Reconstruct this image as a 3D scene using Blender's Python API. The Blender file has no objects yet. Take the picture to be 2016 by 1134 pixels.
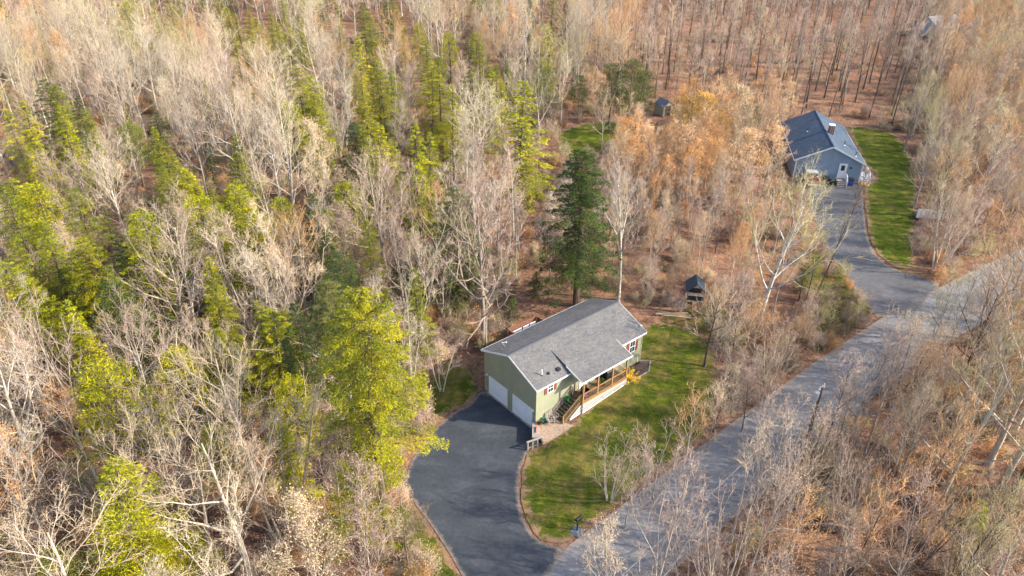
import bpy, math, random
import numpy as np
from mathutils import Vector, Matrix, noise, Euler
from mathutils.geometry import delaunay_2d_cdt
R = math.radians
scene = bpy.context.scene
col = scene.collection
rng = random.Random(7)

# ------------------------------------------------------------------ camera, sky, sun, exposure
F, PITCH, ROLL, CH = 1450.0, 31.27, 0.45, 45.43
cam = bpy.data.cameras.new('camera'); camo = bpy.data.objects.new('camera', cam); col.objects.link(camo)
cam.sensor_width = 36; cam.lens = 36*F/2016; cam.clip_start = .5; cam.clip_end = 5000
camo.matrix_world = Matrix.Translation((0, 0, CH)) @ Matrix.Rotation(R(90-PITCH), 4, 'X') @ Matrix.Rotation(R(ROLL), 4, 'Z')
scene.camera = camo
SUN_EL, SUN_AZ = 31.0, -10.0      # azimuth from +x, counter-clockwise
sd = Vector((math.cos(R(SUN_EL))*math.cos(R(SUN_AZ)), math.cos(R(SUN_EL))*math.sin(R(SUN_AZ)), math.sin(R(SUN_EL))))
w = bpy.data.worlds.new('World'); scene.world = w; w.use_nodes = True
nt = w.node_tree; nt.nodes.clear()
sky = nt.nodes.new('ShaderNodeTexSky'); sky.sky_type = 'NISHITA'; sky.sun_disc = False
sky.sun_elevation = R(SUN_EL); sky.sun_rotation = math.atan2(sd.x, sd.y); sky.air_density = 1.0; sky.dust_density = 2.0
bg = nt.nodes.new('ShaderNodeBackground'); bg.inputs[1].default_value = .15
wo = nt.nodes.new('ShaderNodeOutputWorld'); nt.links.new(sky.outputs[0], bg.inputs[0]); nt.links.new(bg.outputs[0], wo.inputs[0])
sl = bpy.data.lights.new('sun', 'SUN'); sl.energy = 3.55; sl.angle = R(.6); sl.color = (1, .88, .71)
so = bpy.data.objects.new('sun', sl); col.objects.link(so); so.rotation_euler = sd.to_track_quat('Z', 'Y').to_euler()
scene.view_settings.view_transform = 'Standard'; scene.view_settings.look = 'None'
scene.view_settings.exposure = 1.38; scene.view_settings.gamma = 1
scene.cycles.max_bounces = 4; scene.cycles.diffuse_bounces = 3; scene.cycles.glossy_bounces = 2
scene.cycles.transmission_bounces = 2; scene.cycles.transparent_max_bounces = 4
scene.cycles.use_adaptive_sampling = True; scene.cycles.adaptive_threshold = .02

# ------------------------------------------------------------------ helpers: places
_M = camo.matrix_world.to_3x3(); CAM = Vector((0, 0, CH))
def ray(px, py): return _M @ Vector(((px-1008)/F, (567-py)/F, -1))
def at(px, py, z=0):
    d = ray(px, py); return CAM + d*((z-CH)/d.z)
_MI = _M.transposed()
def pix(p):
    q = _MI @ (Vector(p)-CAM)
    if q.z > -1: return (-9999, -9999)
    return (1008+F*q.x/-q.z, 567-F*q.y/-q.z)
def sst(t): t = min(1, max(0, t)); return t*t*(3-2*t)
def inside(p, poly):
    x, y = p[0], p[1]; c = False; j = len(poly)-1
    for i in range(len(poly)):
        a, b = poly[i], poly[j]
        if (a[1] > y) != (b[1] > y) and x < (b[0]-a[0])*(y-a[1])/(b[1]-a[1])+a[0]: c = not c
        j = i
    return c
def pdist(p, poly):
    best = 1e9; n = len(poly)
    for i in range(n):
        a, b = poly[i], poly[(i+1) % n]
        dx, dy = b[0]-a[0], b[1]-a[1]; L = dx*dx+dy*dy
        t = 0 if L < 1e-9 else max(0, min(1, ((p[0]-a[0])*dx+(p[1]-a[1])*dy)/L))
        d = (a[0]+t*dx-p[0])**2+(a[1]+t*dy-p[1])**2
        if d < best: best = d
    return math.sqrt(best)
YAW1 = R(40.01); A1 = Vector((2.208, 50.19, 0)); HL, HW = 13.84, 7.37
U1 = Vector((math.cos(YAW1), math.sin(YAW1), 0)); N1 = Vector((-math.sin(YAW1), math.cos(YAW1), 0))
def h1(l, w_, z=0): return A1+U1*l+N1*w_+Vector((0, 0, z))
def loc1(p): q = Vector(p)-A1; return q.dot(U1), q.dot(N1)
YAW2 = R(79.5); A2 = Vector((52.33, 103.75, 1.35))
U2 = Vector((math.cos(YAW2), math.sin(YAW2), 0)); N2 = Vector((-math.sin(YAW2), math.cos(YAW2), 0))
def h2(l, w_, z=0): return A2+U2*l+N2*w_+Vector((0, 0, z))

def hill(y): return 1.35*sst((y-62)/38)
def athill(px, py):
    p = at(px, py)
    for _ in range(6): p = at(px, py, hill(p.y))
    return (p.x, p.y)
def g0(px, py): p = at(px, py); return (p.x, p.y)
DRIVE = [g0(*q) for q in [(959,770),(944,774),(935,785),(926,797),(890,815),(859,843),(838,868),(812,905),(797,940),(800,966),(818,993),(838,1020),(859,1049),(888,1093),(910,1134),(930,1180)]]
DRIVE += [g0(*q) for q in [(1010,1200),(1075,1134),(1119,1077),(1107,1078),(1093,1077),(1066,1069),(1047,1055),(1033,1028),(1025,1005),(1021,970),(1021,941),(1027,915),(1036,893),(1044,882)]]
DRIVE += [tuple(h1(*q)[:2]) for q in [(-1.7,-1.75),(-.9,-1.1),(-.35,-.5),(-.15,-.2),(.1,.3),(.1,7.2)]]
def offs(pts, d):
    out = []
    for i, p in enumerate(pts):
        a = Vector(pts[max(0, i-1)]); b = Vector(pts[min(len(pts)-1, i+1)]); t = (b-a).normalized()
        out.append((p[0]+t.y*d, p[1]-t.x*d))
    return out
RC = [(-30,3),(-12,18.6),(6.2,34.6),(14.4,41.8),(24,50.2),(33,58),(42.6,65.6),(51,71.2),(61,77.6),(75,86),(110,104),(170,130)]
ROAD = offs(RC, -3.3)+offs(RC, 3.3)[::-1]
DRIVE2 = [athill(*q) for q in [(1725,624),(1690,577),(1655,533),(1636,505),(1612,455),(1600,420),(1590,390),(1574,372),(1568,352),(1640,346),(1690,348),(1716,341),(1722,350),(1712,358),(1698,364),(1697,385),(1699,403),(1703,440),(1707,464),(1714,487),(1723,503),(1747,524),(1776,537),(1800,540),(1850,560),(1800,620)]]
LAWN = [tuple(h1(*q)[:2]) for q in [(-1.75,-1.9),(1,-2.2),(3,-1.8),(13.9,.3),(13.9,3)]]+[g0(*q) for q in [(1276,655),(1330,656),(1392,660),(1402,700),(1410,760),(1412,815),(1385,862),(1300,930),(1245,970),(1215,992),(1198,1010),(1157,1036),(1130,1058),(1110,1068),(1093,1072),(1066,1064),(1049,1050),(1037,1025),(1029,1003),(1026,970),(1026,941),(1031,915),(1039,893),(1046,885)]]
LAWN_L = [tuple(h1(*q)[:2]) for q in [(-.1,7.3),(0,9.5)]]+[g0(*q) for q in [(905,697),(872,715),(845,745),(832,800),(846,840),(860,836),(890,809),(926,793),(944,770)]]
LAWN_S = [g0(*q) for q in [(795,962),(768,975),(762,1020),(775,1070),(795,1134),(810,1190),(925,1190),(905,1134),(884,1096),(855,1052),(834,1022),(814,995)]]
LAWN_2 = [athill(*q) for q in [(1668,250),(1700,250),(1755,262),(1785,288),(1800,330),(1806,380),(1800,430),(1800,480),(1800,520),(1790,534),(1776,531),(1750,519),(1727,500),(1718,484),(1711,462),(1703,403),(1702,366),(1727,352),(1722,338),(1705,330)]]
LAWN_T = [g0(*q) for q in [(1652,527),(1686,577),(1720,620),(1660,668),(1602,700),(1565,690),(1570,640),(1600,580),(1625,530)]]
LAWN_B = [athill(*q) for q in [(1098,262),(1140,246),(1200,240),(1262,234),(1262,262),(1237,285),(1177,303),(1130,310),(1098,304)]]
YARD = [g0(*q) for q in [(1300,650),(1330,618),(1400,612),(1470,640),(1480,700),(1470,730),(1392,690)]]
SHEETS = [DRIVE, ROAD, DRIVE2, LAWN, LAWN_L, LAWN_S, LAWN_2, LAWN_T, LAWN_B]

def mound(x, y):
    l, w_ = loc1((x, y, 0))
    if l < -6 or l > 40 or w_ < -22 or w_ > 30: return 0
    base = .5+.68*sst((l-2)/9)
    m = sst((l+2.6)/2.0)*(1-sst((l-22)/16))*(1-sst((-w_-4)/13))*(1-sst((w_-12)/16))
    if w_ > 0: m *= sst((l-.0)/3)
    if m < .001: return 0
    if inside((x, y), DRIVE) or inside((x, y), ROAD): return 0
    d = min(pdist((x, y), DRIVE), pdist((x, y), ROAD))
    return base*m*sst((d-.35)/1.5)
BB = [(min(q[0] for q in s)-9, max(q[0] for q in s)+9, min(q[1] for q in s)-9, max(q[1] for q in s)+9) for s in SHEETS]
def hgt(x, y):
    z = hill(y)+mound(x, y)
    d = 9.
    for s, b in zip(SHEETS, BB):
        if b[0] < x < b[1] and b[2] < y < b[3]:
            if inside((x, y), s): return z
            d = min(d, pdist((x, y), s))
    for A_ in (h1(7, 3.7), h2(8.5, 4.8)):
        d = min(d, max(0, math.hypot(x-A_.x, y-A_.y)-11))
    if d > 1.5:
        z += sst((d-1.5)/7)*(.5*noise.noise((x*.09, y*.09, 3))+.14*noise.noise((x*.45, y*.45, 7)))
    return z
def spot(px, py):
    p = at(px, py)
    for _ in range(8): p = at(px, py, hgt(p.x, p.y))
    return Vector((p.x, p.y, hgt(p.x, p.y)))

# ------------------------------------------------------------------ helpers: materials
def new_mat(name, rough=.85):
    m = bpy.data.materials.new(name); m.use_nodes = True; t = m.node_tree
    b = t.nodes['Principled BSDF']; b.inputs['Roughness'].default_value = rough
    b.inputs['Specular IOR Level'].default_value = .3
    return m, t, b
def ramp(t, stops):
    r = t.nodes.new('ShaderNodeValToRGB'); e = r.color_ramp.elements
    while len(e) < len(stops): e.new(.5)
    for i, (p, c) in enumerate(stops): e[i].position = p; e[i].color = (*c, 1)
    return r
def tex(t, kind, scale, coord='Object', detail=4, rough=.6, stretch=None):
    tc = t.nodes.new('ShaderNodeTexCoord'); src = tc.outputs[coord]
    if stretch:
        mp = t.nodes.new('ShaderNodeMapping'); mp.inputs['Scale'].default_value = stretch; t.links.new(src, mp.inputs[0]); src = mp.outputs[0]
    n = t.nodes.new('ShaderNodeTex'+kind); n.inputs['Scale'].default_value = scale
    if kind == 'Noise': n.inputs['Detail'].default_value = detail; n.inputs['Roughness'].default_value = rough
    t.links.new(src, n.inputs['Vector']); return n
def mix(t, fac, a, b, mode='MIX'):
    m = t.nodes.new('ShaderNodeMix'); m.data_type = 'RGBA'; m.blend_type = mode
    for s, v in ((0, fac), (6, a), (7, b)):
        if hasattr(v, 'links') or hasattr(v, 'is_linked'): t.links.new(v, m.inputs[s])
        elif s == 0: m.inputs[0].default_value = v
        else: m.inputs[s].default_value = (*v, 1)
    return m.outputs[2]
def bump(t, b, h, strength=.4, dist=.03):
    n = t.nodes.new('ShaderNodeBump'); n.inputs['Strength'].default_value = strength; n.inputs['Distance'].default_value = dist
    t.links.new(h, n.inputs['Height']); t.links.new(n.outputs[0], b.inputs['Normal'])
def speck(name, stops, scale, rough=.85, bmp=.4, dist=.02, stretch=None, detail=4, big=None, vary=0):
    m, t, b = new_mat(name, rough)
    n = tex(t, 'Noise', scale, detail=detail, stretch=stretch); r = ramp(t, stops); t.links.new(n.outputs[0], r.inputs[0])
    c = r.outputs[0]
    if big:
        n2 = tex(t, 'Noise', big[0], detail=3); r2 = ramp(t, [(.35, big[1]), (.65, big[2])]); t.links.new(n2.outputs[0], r2.inputs[0])
        c = mix(t, 1, c, r2.outputs[0], 'MULTIPLY')
    if vary:
        oi = t.nodes.new('ShaderNodeObjectInfo'); r3 = ramp(t, [(0, (1-vary,)*3), (1, (1+vary*.6, 1+vary*.5, 1+vary*.4))])
        t.links.new(oi.outputs['Random'], r3.inputs[0]); c = mix(t, 1, c, r3.outputs[0], 'MULTIPLY')
    t.links.new(c, b.inputs['Base Color'])
    if bmp: bump(t, b, n.outputs[0], bmp, dist)
    return m
def flat(name, c, rough=.6, var=.12, scale=9, bmp=.1):
    return speck(name, [(.3, tuple(x*(1-var) for x in c)), (.7, tuple(min(1, x*(1+var)) for x in c))], scale, rough, bmp, .01)

# forest floor
def litter_color(t):
    n1 = tex(t, 'Noise', 9, detail=9, rough=.75)
    r1 = ramp(t, [(.30, (.05, .032, .027)), (.42, (.15, .092, .068)), (.54, (.275, .17, .12)), (.68, (.50, .35, .245))]); t.links.new(n1.outputs[0], r1.inputs[0])
    n2 = tex(t, 'Noise', .35, detail=4); r2 = ramp(t, [(.36, (.62, .60, .60)), (.6, (1.1, 1, .93))]); t.links.new(n2.outputs[0], r2.inputs[0])
    c = mix(t, 1, r1.outputs[0], r2.outputs[0], 'MULTIPLY')
    v = tex(t, 'Voronoi', 5.5); v.inputs['Randomness'].default_value = 1
    r3 = ramp(t, [(.06, (1.6, 1.45, 1.3)), (.16, (1, 1, 1))]); t.links.new(v.outputs['Distance'], r3.inputs[0])
    c = mix(t, 1, c, r3.outputs[0], 'MULTIPLY')
    n5 = tex(t, 'Noise', 2.1, detail=6, rough=.7); r5 = ramp(t, [(.36, (.55, .52, .52)), (.5, (1, 1, 1)), (.66, (1.35, 1.3, 1.22))]); t.links.new(n5.outputs[0], r5.inputs[0])
    c = mix(t, 1, c, r5.outputs[0], 'MULTIPLY')
    n4 = tex(t, 'Noise', .16, detail=5); r4 = ramp(t, [(.58, (0, 0, 0)), (.68, (.6, .6, .6))]); t.links.new(n4.outputs[0], r4.inputs[0])
    c = mix(t, r4.outputs[0], c, (.075, .075, .028))
    return c, n1
M = {}
m, t, b = new_mat('leaf_litter', 1); b.inputs['Specular IOR Level'].default_value = .05; c, n1 = litter_color(t); t.links.new(c, b.inputs['Base Color']); bump(t, b, n1.outputs[0], .8, .09); M['litter'] = m
def grass_mat(name, lush, worn, dirt, edge=True, wornpos=(.5, .66)):
    m, t, b = new_mat(name, 1); b.inputs['Specular IOR Level'].default_value = .03
    n1 = tex(t, 'Noise', 7, detail=8, rough=.8)
    r1 = ramp(t, [(.3, tuple(x*.42 for x in lush)), (.5, lush), (.72, tuple(min(1, x*1.75) for x in lush))]); t.links.new(n1.outputs[0], r1.inputs[0])
    n2 = tex(t, 'Noise', 3.2, detail=7, rough=.75)
    rw = ramp(t, [(.35, tuple(x*.7 for x in worn)), (.7, worn)]); t.links.new(n1.outputs[0], rw.inputs[0])
    n3 = tex(t, 'Noise', .42, detail=7, rough=.68); rf = ramp(t, [(wornpos[0], (0, 0, 0)), (wornpos[1], (.85, .85, .85))]); t.links.new(n3.outputs[0], rf.inputs[0])
    c = mix(t, rf.outputs[0], r1.outputs[0], rw.outputs[0])
    rg = ramp(t, [(.6, (0, 0, 0)), (.68, (.6, .6, .6))]); t.links.new(n2.outputs[0], rg.inputs[0])
    c = mix(t, rg.outputs[0], c, dirt)
    n6 = tex(t, 'Noise', .9, detail=6, rough=.7); r6 = ramp(t, [(.36, (.8, .84, .8)), (.5, (1.08, 1.08, 1.08)), (.64, (1.85, 1.55, 1.2))]); t.links.new(n6.outputs[0], r6.inputs[0])
    c = mix(t, 1, c, r6.outputs[0], 'MULTIPLY')
    if edge:
        at_ = t.nodes.new('ShaderNodeAttribute'); at_.attribute_name = 'edge'
        n5 = tex(t, 'Noise', 1.1, detail=8, rough=.75); ad = t.nodes.new('ShaderNodeMath'); ad.operation = 'MULTIPLY_ADD'
        ad.inputs[1].default_value = -4.6; ad.inputs[2].default_value = 2.1; t.links.new(n5.outputs[0], ad.inputs[0])
        su = t.nodes.new('ShaderNodeMath'); su.operation = 'ADD'; t.links.new(at_.outputs['Fac'], su.inputs[0]); t.links.new(ad.outputs[0], su.inputs[1])
        re = ramp(t, [(.05, (1, 1, 1)), (.3, (0, 0, 0))]); t.links.new(su.outputs[0], re.inputs[0])
        lc, _ = litter_color(t); lc = mix(t, .6, lc, dirt)
        c = mix(t, re.outputs[0], c, lc)
    t.links.new(c, b.inputs['Base Color']); bump(t, b, n1.outputs[0], .9, .07); return m
M['grass'] = grass_mat('lawn_grass', (.060, .082, .010), (.16, .135, .045), (.25, .175, .10), wornpos=(.42, .58))
M['grass_bright'] = grass_mat('lawn_grass_bright', (.064, .090, .012), (.17, .15, .045), (.25, .18, .10), wornpos=(.47, .64))
M['grass_mossy'] = grass_mat('mossy_grass', (.055, .062, .016), (.13, .09, .045), (.2, .12, .07), wornpos=(.42, .62))
def asphalt(name, dark, light, patch, grit=34, ew=.34):
    m, t, b = new_mat(name, .82)
    n1 = tex(t, 'Noise', grit, detail=6, rough=.8); r1 = ramp(t, [(.3, dark), (.7, light)]); t.links.new(n1.outputs[0], r1.inputs[0])
    n2 = tex(t, 'Noise', .33, detail=6, rough=.62, stretch=(1, 1.9, 1)); r2 = ramp(t, [(.36, (.82, .82, .83)), (.54, (1, 1, 1)), (.70, patch)]); t.links.new(n2.outputs[0], r2.inputs[0])
    c = mix(t, 1, r1.outputs[0], r2.outputs[0], 'MULTIPLY')
    n3 = tex(t, 'Noise', 2.6, detail=8, rough=.7); r3 = ramp(t, [(.35, (.82, .82, .82)), (.65, (1.15, 1.14, 1.12))]); t.links.new(n3.outputs[0], r3.inputs[0])
    c = mix(t, 1, c, r3.outputs[0], 'MULTIPLY')
    at_ = t.nodes.new('ShaderNodeAttribute'); at_.attribute_name = 'edge'
    ad = t.nodes.new('ShaderNodeMath'); ad.operation = 'MULTIPLY_ADD'; ad.inputs[1].default_value = -.9; ad.inputs[2].default_value = .45; t.links.new(n3.outputs[0], ad.inputs[0])
    su = t.nodes.new('ShaderNodeMath'); su.operation = 'ADD'; t.links.new(at_.outputs['Fac'], su.inputs[0]); t.links.new(ad.outputs[0], su.inputs[1])
    re = ramp(t, [(.0, (.75, .75, .75)), (ew, (0, 0, 0))]); t.links.new(su.outputs[0], re.inputs[0])
    c = mix(t, re.outputs[0], c, (.27, .21, .16))
    t.links.new(c, b.inputs['Base Color']); bump(t, b, n1.outputs[0], .35, .012); return m
M['asphalt'] = asphalt('dark_asphalt', (.030, .037, .048), (.060, .070, .087), (1.5, 1.45, 1.38))
M['asphalt2'] = asphalt('worn_asphalt', (.075, .078, .088), (.13, .13, .14), (1.35, 1.33, 1.3))
M['road'] = asphalt('road_asphalt', (.15, .149, .157), (.245, .24, .242), (1.3, 1.28, 1.24), ew=.6)
M['pavers'] = speck('patio_pavers', [(.3, (.22, .16, .12)), (.7, (.42, .32, .24))], 5, .9, .4, .02)
def siding(name, c, lap=.115):
    m, t, b = new_mat(name, .7)
    tc = t.nodes.new('ShaderNodeTexCoord'); sp = t.nodes.new('ShaderNodeSeparateXYZ'); t.links.new(tc.outputs['Object'], sp.inputs[0])
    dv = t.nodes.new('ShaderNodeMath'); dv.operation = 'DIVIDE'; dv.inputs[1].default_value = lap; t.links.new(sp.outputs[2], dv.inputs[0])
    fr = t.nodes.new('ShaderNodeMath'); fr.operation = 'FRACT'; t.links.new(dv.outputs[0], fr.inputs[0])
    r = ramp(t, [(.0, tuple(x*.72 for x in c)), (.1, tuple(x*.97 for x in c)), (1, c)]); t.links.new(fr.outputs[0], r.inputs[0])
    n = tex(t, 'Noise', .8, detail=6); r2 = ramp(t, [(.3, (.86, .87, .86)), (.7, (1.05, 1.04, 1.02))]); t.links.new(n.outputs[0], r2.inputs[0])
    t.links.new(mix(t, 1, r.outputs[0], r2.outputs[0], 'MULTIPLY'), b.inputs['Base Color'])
    iv = t.nodes.new('ShaderNodeMath'); iv.operation = 'SUBTRACT'; iv.inputs[0].default_value = 1; t.links.new(fr.outputs[0], iv.inputs[1])
    bump(t, b, iv.outputs[0], .5, .015); return m
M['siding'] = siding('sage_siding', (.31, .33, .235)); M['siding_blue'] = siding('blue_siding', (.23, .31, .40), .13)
def shingles(name, a, b_, mort):
    m, t, b = new_mat(name, .9)
    tc = t.nodes.new('ShaderNodeTexCoord'); br = t.nodes.new('ShaderNodeTexBrick')
    br.inputs['Color1'].default_value = (*a, 1); br.inputs['Color2'].default_value = (*b_, 1); br.inputs['Mortar'].default_value = (*mort, 1)
    br.inputs['Scale'].default_value = 1; br.inputs['Mortar Size'].default_value = .012; br.inputs['Brick Width'].default_value = .30; br.inputs['Row Height'].default_value = .15
    br.inputs['Mortar Smooth'].default_value = .3; t.links.new(tc.outputs['Object'], br.inputs['Vector'])
    n = tex(t, 'Noise', 9, detail=6, rough=.8); r = ramp(t, [(.3, (.70, .70, .72)), (.7, (1.3, 1.28, 1.24))]); t.links.new(n.outputs[0], r.inputs[0])
    c = mix(t, 1, br.outputs[0], r.outputs[0], 'MULTIPLY')
    n2 = tex(t, 'Noise', .5, detail=4); r2 = ramp(t, [(.35, (.84, .85, .87)), (.65, (1.1, 1.1, 1.08))]); t.links.new(n2.outputs[0], r2.inputs[0])
    t.links.new(mix(t, 1, c, r2.outputs[0], 'MULTIPLY'), b.inputs['Base Color']); bump(t, b, br.outputs['Fac'], .5, .01); return m
M['shingle'] = shingles('grey_shingles', (.115, .12, .13), (.175, .172, .17), (.08, .08, .085))
M['shingle_blue'] = shingles('blue_shingles', (.048, .078, .125), (.082, .115, .165), (.035, .052, .08))
M['white'] = flat('white_trim', (.74, .75, .77), .5, .05); M['door_white'] = flat('white_door_paint', (.74, .79, .86), .5, .04, 2)
M['shutter'] = flat('red_brown_shutter', (.21, .075, .065), .6, .2); M['glass'] = new_mat('window_glass', .08)[0]
M['glass'].node_tree.nodes['Principled BSDF'].inputs['Base Color'].default_value = (.035, .05, .065, 1)
M['deck'] = speck('weathered_deck', [(.3, (.10, .07, .045)), (.7, (.24, .17, .11))], 3, .85, .3, .01, (1, 14, 1))
M['cedar'] = speck('cedar_wood', [(.3, (.26, .14, .055)), (.7, (.44, .27, .12))], 5, .75, .3, .01, (3, 3, .6))
M['stair'] = speck('dark_stair_wood', [(.3, (.06, .055, .035)), (.7, (.16, .14, .085))], 4, .85, .3, .01)
M['grey_wood'] = speck('grey_weathered_wood', [(.3, (.20, .175, .15)), (.7, (.40, .36, .32))], 4, .85, .3, .01)
M['redwood'] = speck('red_brown_deck_wood', [(.3, (.13, .055, .035)), (.7, (.26, .13, .09))], 4, .8, .2, .01)
M['black'] = flat('black_metal', (.018, .02, .026), .45, .2); M['dark'] = flat('dark_plastic', (.03, .03, .035), .5)
M['brick'] = shingles('chimney_brick', (.20, .055, .035), (.27, .085, .055), (.28, .25, .22)); M['green'] = flat('green_plastic', (.02, .33, .08), .4)
M['teal'] = flat('green_hose', (.03, .16, .11), .5); M['red'] = flat('red_paint', (.33, .03, .025), .5); M['blue'] = flat('blue_plastic', (.04, .08, .25), .45)
M['yellow'] = flat('yellow_plastic', (.62, .36, .03), .5); M['soil'] = speck('garden_soil', [(.3, (.035, .025, .02)), (.7, (.11, .075, .06))], 8, .95, .7, .04)
M['chrome'] = flat('silver_metal', (.5, .5, .52), .3); M['maroon'] = flat('maroon_car_paint', (.13, .03, .03), .3, .08)
M['tan_car'] = flat('tan_car_paint', (.33, .27, .22), .35, .06); M['stone'] = flat('grey_stone', (.30, .30, .31), .8, .3); M['pink'] = flat('pink_fabric', (.6, .12, .35), .7)
M['log'] = speck('cut_timber', [(.3, (.30, .21, .13)), (.7, (.52, .40, .27))], 5, .85, .3, .01); M['rubber'] = flat('tyre_rubber', (.02, .02, .02), .8)

# ------------------------------------------------------------------ helpers: objects
def tag(o, label=None, cat=None, group=None, kind=None):
    for k, v in (('label', label), ('category', cat), ('group', group), ('kind', kind)):
        if v: o[k] = v
    return o
def empty(name, loc=(0, 0, 0), rz=0, **k):
    o = bpy.data.objects.new(name, None); o.empty_display_size = .5; col.objects.link(o); o.location = loc; o.rotation_euler = (0, 0, rz); return tag(o, **k)
def link_mesh(name, me, mats, parent=None, smooth=False):
    o = bpy.data.objects.new(name, me)
    for mm in mats: me.materials.append(mm)
    if smooth: me.polygons.foreach_set('use_smooth', [True]*len(me.polygons))
    col.objects.link(o); o.parent = parent; return o
class MB:
    def __init__(s): s.v = []; s.f = []
    def add(s, vs, fs):
        o = len(s.v); s.v += [tuple(q) for q in vs]; s.f += [tuple(i+o for i in f) for f in fs]; return s
    def box(s, x0, y0, z0, x1, y1, z1):
        return s.add([(x0,y0,z0),(x1,y0,z0),(x1,y1,z0),(x0,y1,z0),(x0,y0,z1),(x1,y0,z1),(x1,y1,z1),(x0,y1,z1)], [(0,3,2,1),(4,5,6,7),(0,1,5,4),(1,2,6,5),(2,3,7,6),(3,0,4,7)])
    def bar(s, p0, p1, w_, h_, up=(0, 0, 1)):
        p0, p1 = Vector(p0), Vector(p1); d = (p1-p0).normalized(); u = Vector(up)
        if abs(d.dot(u)) > .98: u = Vector((0, 1, 0))
        a = d.cross(u).normalized(); b_ = a.cross(d).normalized(); a = a*w_/2; b_ = b_*h_/2
        return s.add([p0-a-b_, p0+a-b_, p0+a+b_, p0-a+b_, p1-a-b_, p1+a-b_, p1+a+b_, p1-a+b_], [(0,1,2,3),(7,6,5,4),(0,4,5,1),(1,5,6,2),(2,6,7,3),(3,7,4,0)])
    def cyl(s, p0, p1, r0, r1=None, n=10):
        r1 = r0 if r1 is None else r1; p0, p1 = Vector(p0), Vector(p1); d = (p1-p0).normalized()
        u = Vector((1, 0, 0)) if abs(d.x) < .8 else Vector((0, 1, 0)); a = d.cross(u).normalized(); b_ = d.cross(a)
        vs = [p+(a*math.cos(2*math.pi*i/n)+b_*math.sin(2*math.pi*i/n))*r for p, r in ((p0, r0), (p1, r1)) for i in range(n)]
        return s.add(vs, [(i, (i+1) % n, n+(i+1) % n, n+i) for i in range(n)]+[tuple(range(n))[::-1], tuple(range(n, 2*n))])
    def prism(s, prof, x0, x1, ax='x'):
        n = len(prof); P = (lambda a, q: (a, q[0], q[1])) if ax == 'x' else ((lambda a, q: (q[0], a, q[1])) if ax == 'y' else (lambda a, q: (q[0], q[1], a)))
        return s.add([P(x0, q) for q in prof]+[P(x1, q) for q in prof], [tuple(range(n))[::-1], tuple(range(n, 2*n))]+[(i, (i+1) % n, n+(i+1) % n, n+i) for i in range(n)])
    def ball(s, c, r, n=8, sq=(1, 1, 1)):
        vs = []; fs = []
        for i in range(n+1):
            th = math.pi*i/n
            for j in range(n*2): ph = math.pi*j/n; vs.append((c[0]+r*sq[0]*math.sin(th)*math.cos(ph), c[1]+r*sq[1]*math.sin(th)*math.sin(ph), c[2]+r*sq[2]*math.cos(th)))
        for i in range(n):
            for j in range(n*2): a = i*2*n+j; b_ = i*2*n+(j+1) % (2*n); fs.append((a, b_, b_+2*n, a+2*n))
        return s.add(vs, fs)
    def build(s, name, mat, parent=None, bevel=0, smooth=False):
        me = bpy.data.meshes.new(name); me.from_pydata(s.v, [], s.f); me.update()
        o = link_mesh(name, me, [mat], parent, smooth)
        if bevel:
            md = o.modifiers.new('bevel', 'BEVEL'); md.width = bevel; md.segments = 2; md.limit_method = 'ANGLE'
        return o

# ------------------------------------------------------------------ ground, roads, lawns
def axis(a0, a1, fine, lo, hi):
    v = list(np.arange(a0, a1+.01, fine)); s = fine; x = a1
    while x < hi: s *= 1.22; s = min(s, 160) if x > a1+120 else min(s, 6); x += s; v.append(x)
    s = fine; x = a0
    while x > lo: s *= 1.22; s = min(s, 160) if x < a0-120 else min(s, 6); x -= s; v.insert(0, x)
    return v
xs = axis(-6, 30, .5, -1500, 1500); ys = axis(34, 72, .5, -600, 2400)
gv = [(x, y, hgt(x, y)) for y in ys for x in xs]; nx = len(xs)
gf = [(j*nx+i, j*nx+i+1, (j+1)*nx+i+1, (j+1)*nx+i) for j in range(len(ys)-1) for i in range(nx-1)]
me = bpy.data.meshes.new('ground'); me.from_pydata(gv, [], gf)
tag(link_mesh('ground', me, [M['litter']], None, True), kind='structure')
def sheet(name, poly, mat, off, step=1.0, jit=0, **k):
    bd = []
    for i in range(len(poly)):
        a, b_ = poly[i], poly[(i+1) % len(poly)]; L = math.hypot(b_[0]-a[0], b_[1]-a[1]); n = max(1, int(L/.7))
        for q in range(n): bd.append((a[0]+(b_[0]-a[0])*q/n+rng.uniform(-jit, jit), a[1]+(b_[1]-a[1])*q/n+rng.uniform(-jit, jit)))
    n = len(bd); pts = [Vector(q) for q in bd]
    x0, x1 = min(q[0] for q in bd), max(q[0] for q in bd); y0, y1 = min(q[1] for q in bd), max(q[1] for q in bd)
    for y in np.arange(y0, y1, step):
        for x in np.arange(x0, x1, step):
            if inside((x, y), bd) and pdist((x, y), poly) > .3: pts.append(Vector((x, y)))
    r = delaunay_2d_cdt(pts, [(i, (i+1) % n) for i in range(n)], [], 1, 1e-4)
    vs = [(q.x, q.y, hgt(q.x, q.y)+off) for q in r[0]]
    me = bpy.data.meshes.new(name); me.from_pydata(vs, [], [f for f in r[2]])
    fl = [p.normal.z < 0 for p in me.polygons]
    if sum(fl) > len(fl)/2: me.flip_normals()
    a = me.attributes.new('edge', 'FLOAT', 'POINT'); a.data.foreach_set('value', [min(3, pdist(q, poly)) for q in vs])
    return tag(link_mesh(name, me, [mat], None, True), kind='structure', **k)
sheet('road', ROAD, M['road'], .035, 2.0)
sheet('driveway', DRIVE, M['asphalt'], .042, 1.0, .05)
sheet('driveway_far', DRIVE2, M['asphalt2'], .042, 1.5, .06)
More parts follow.
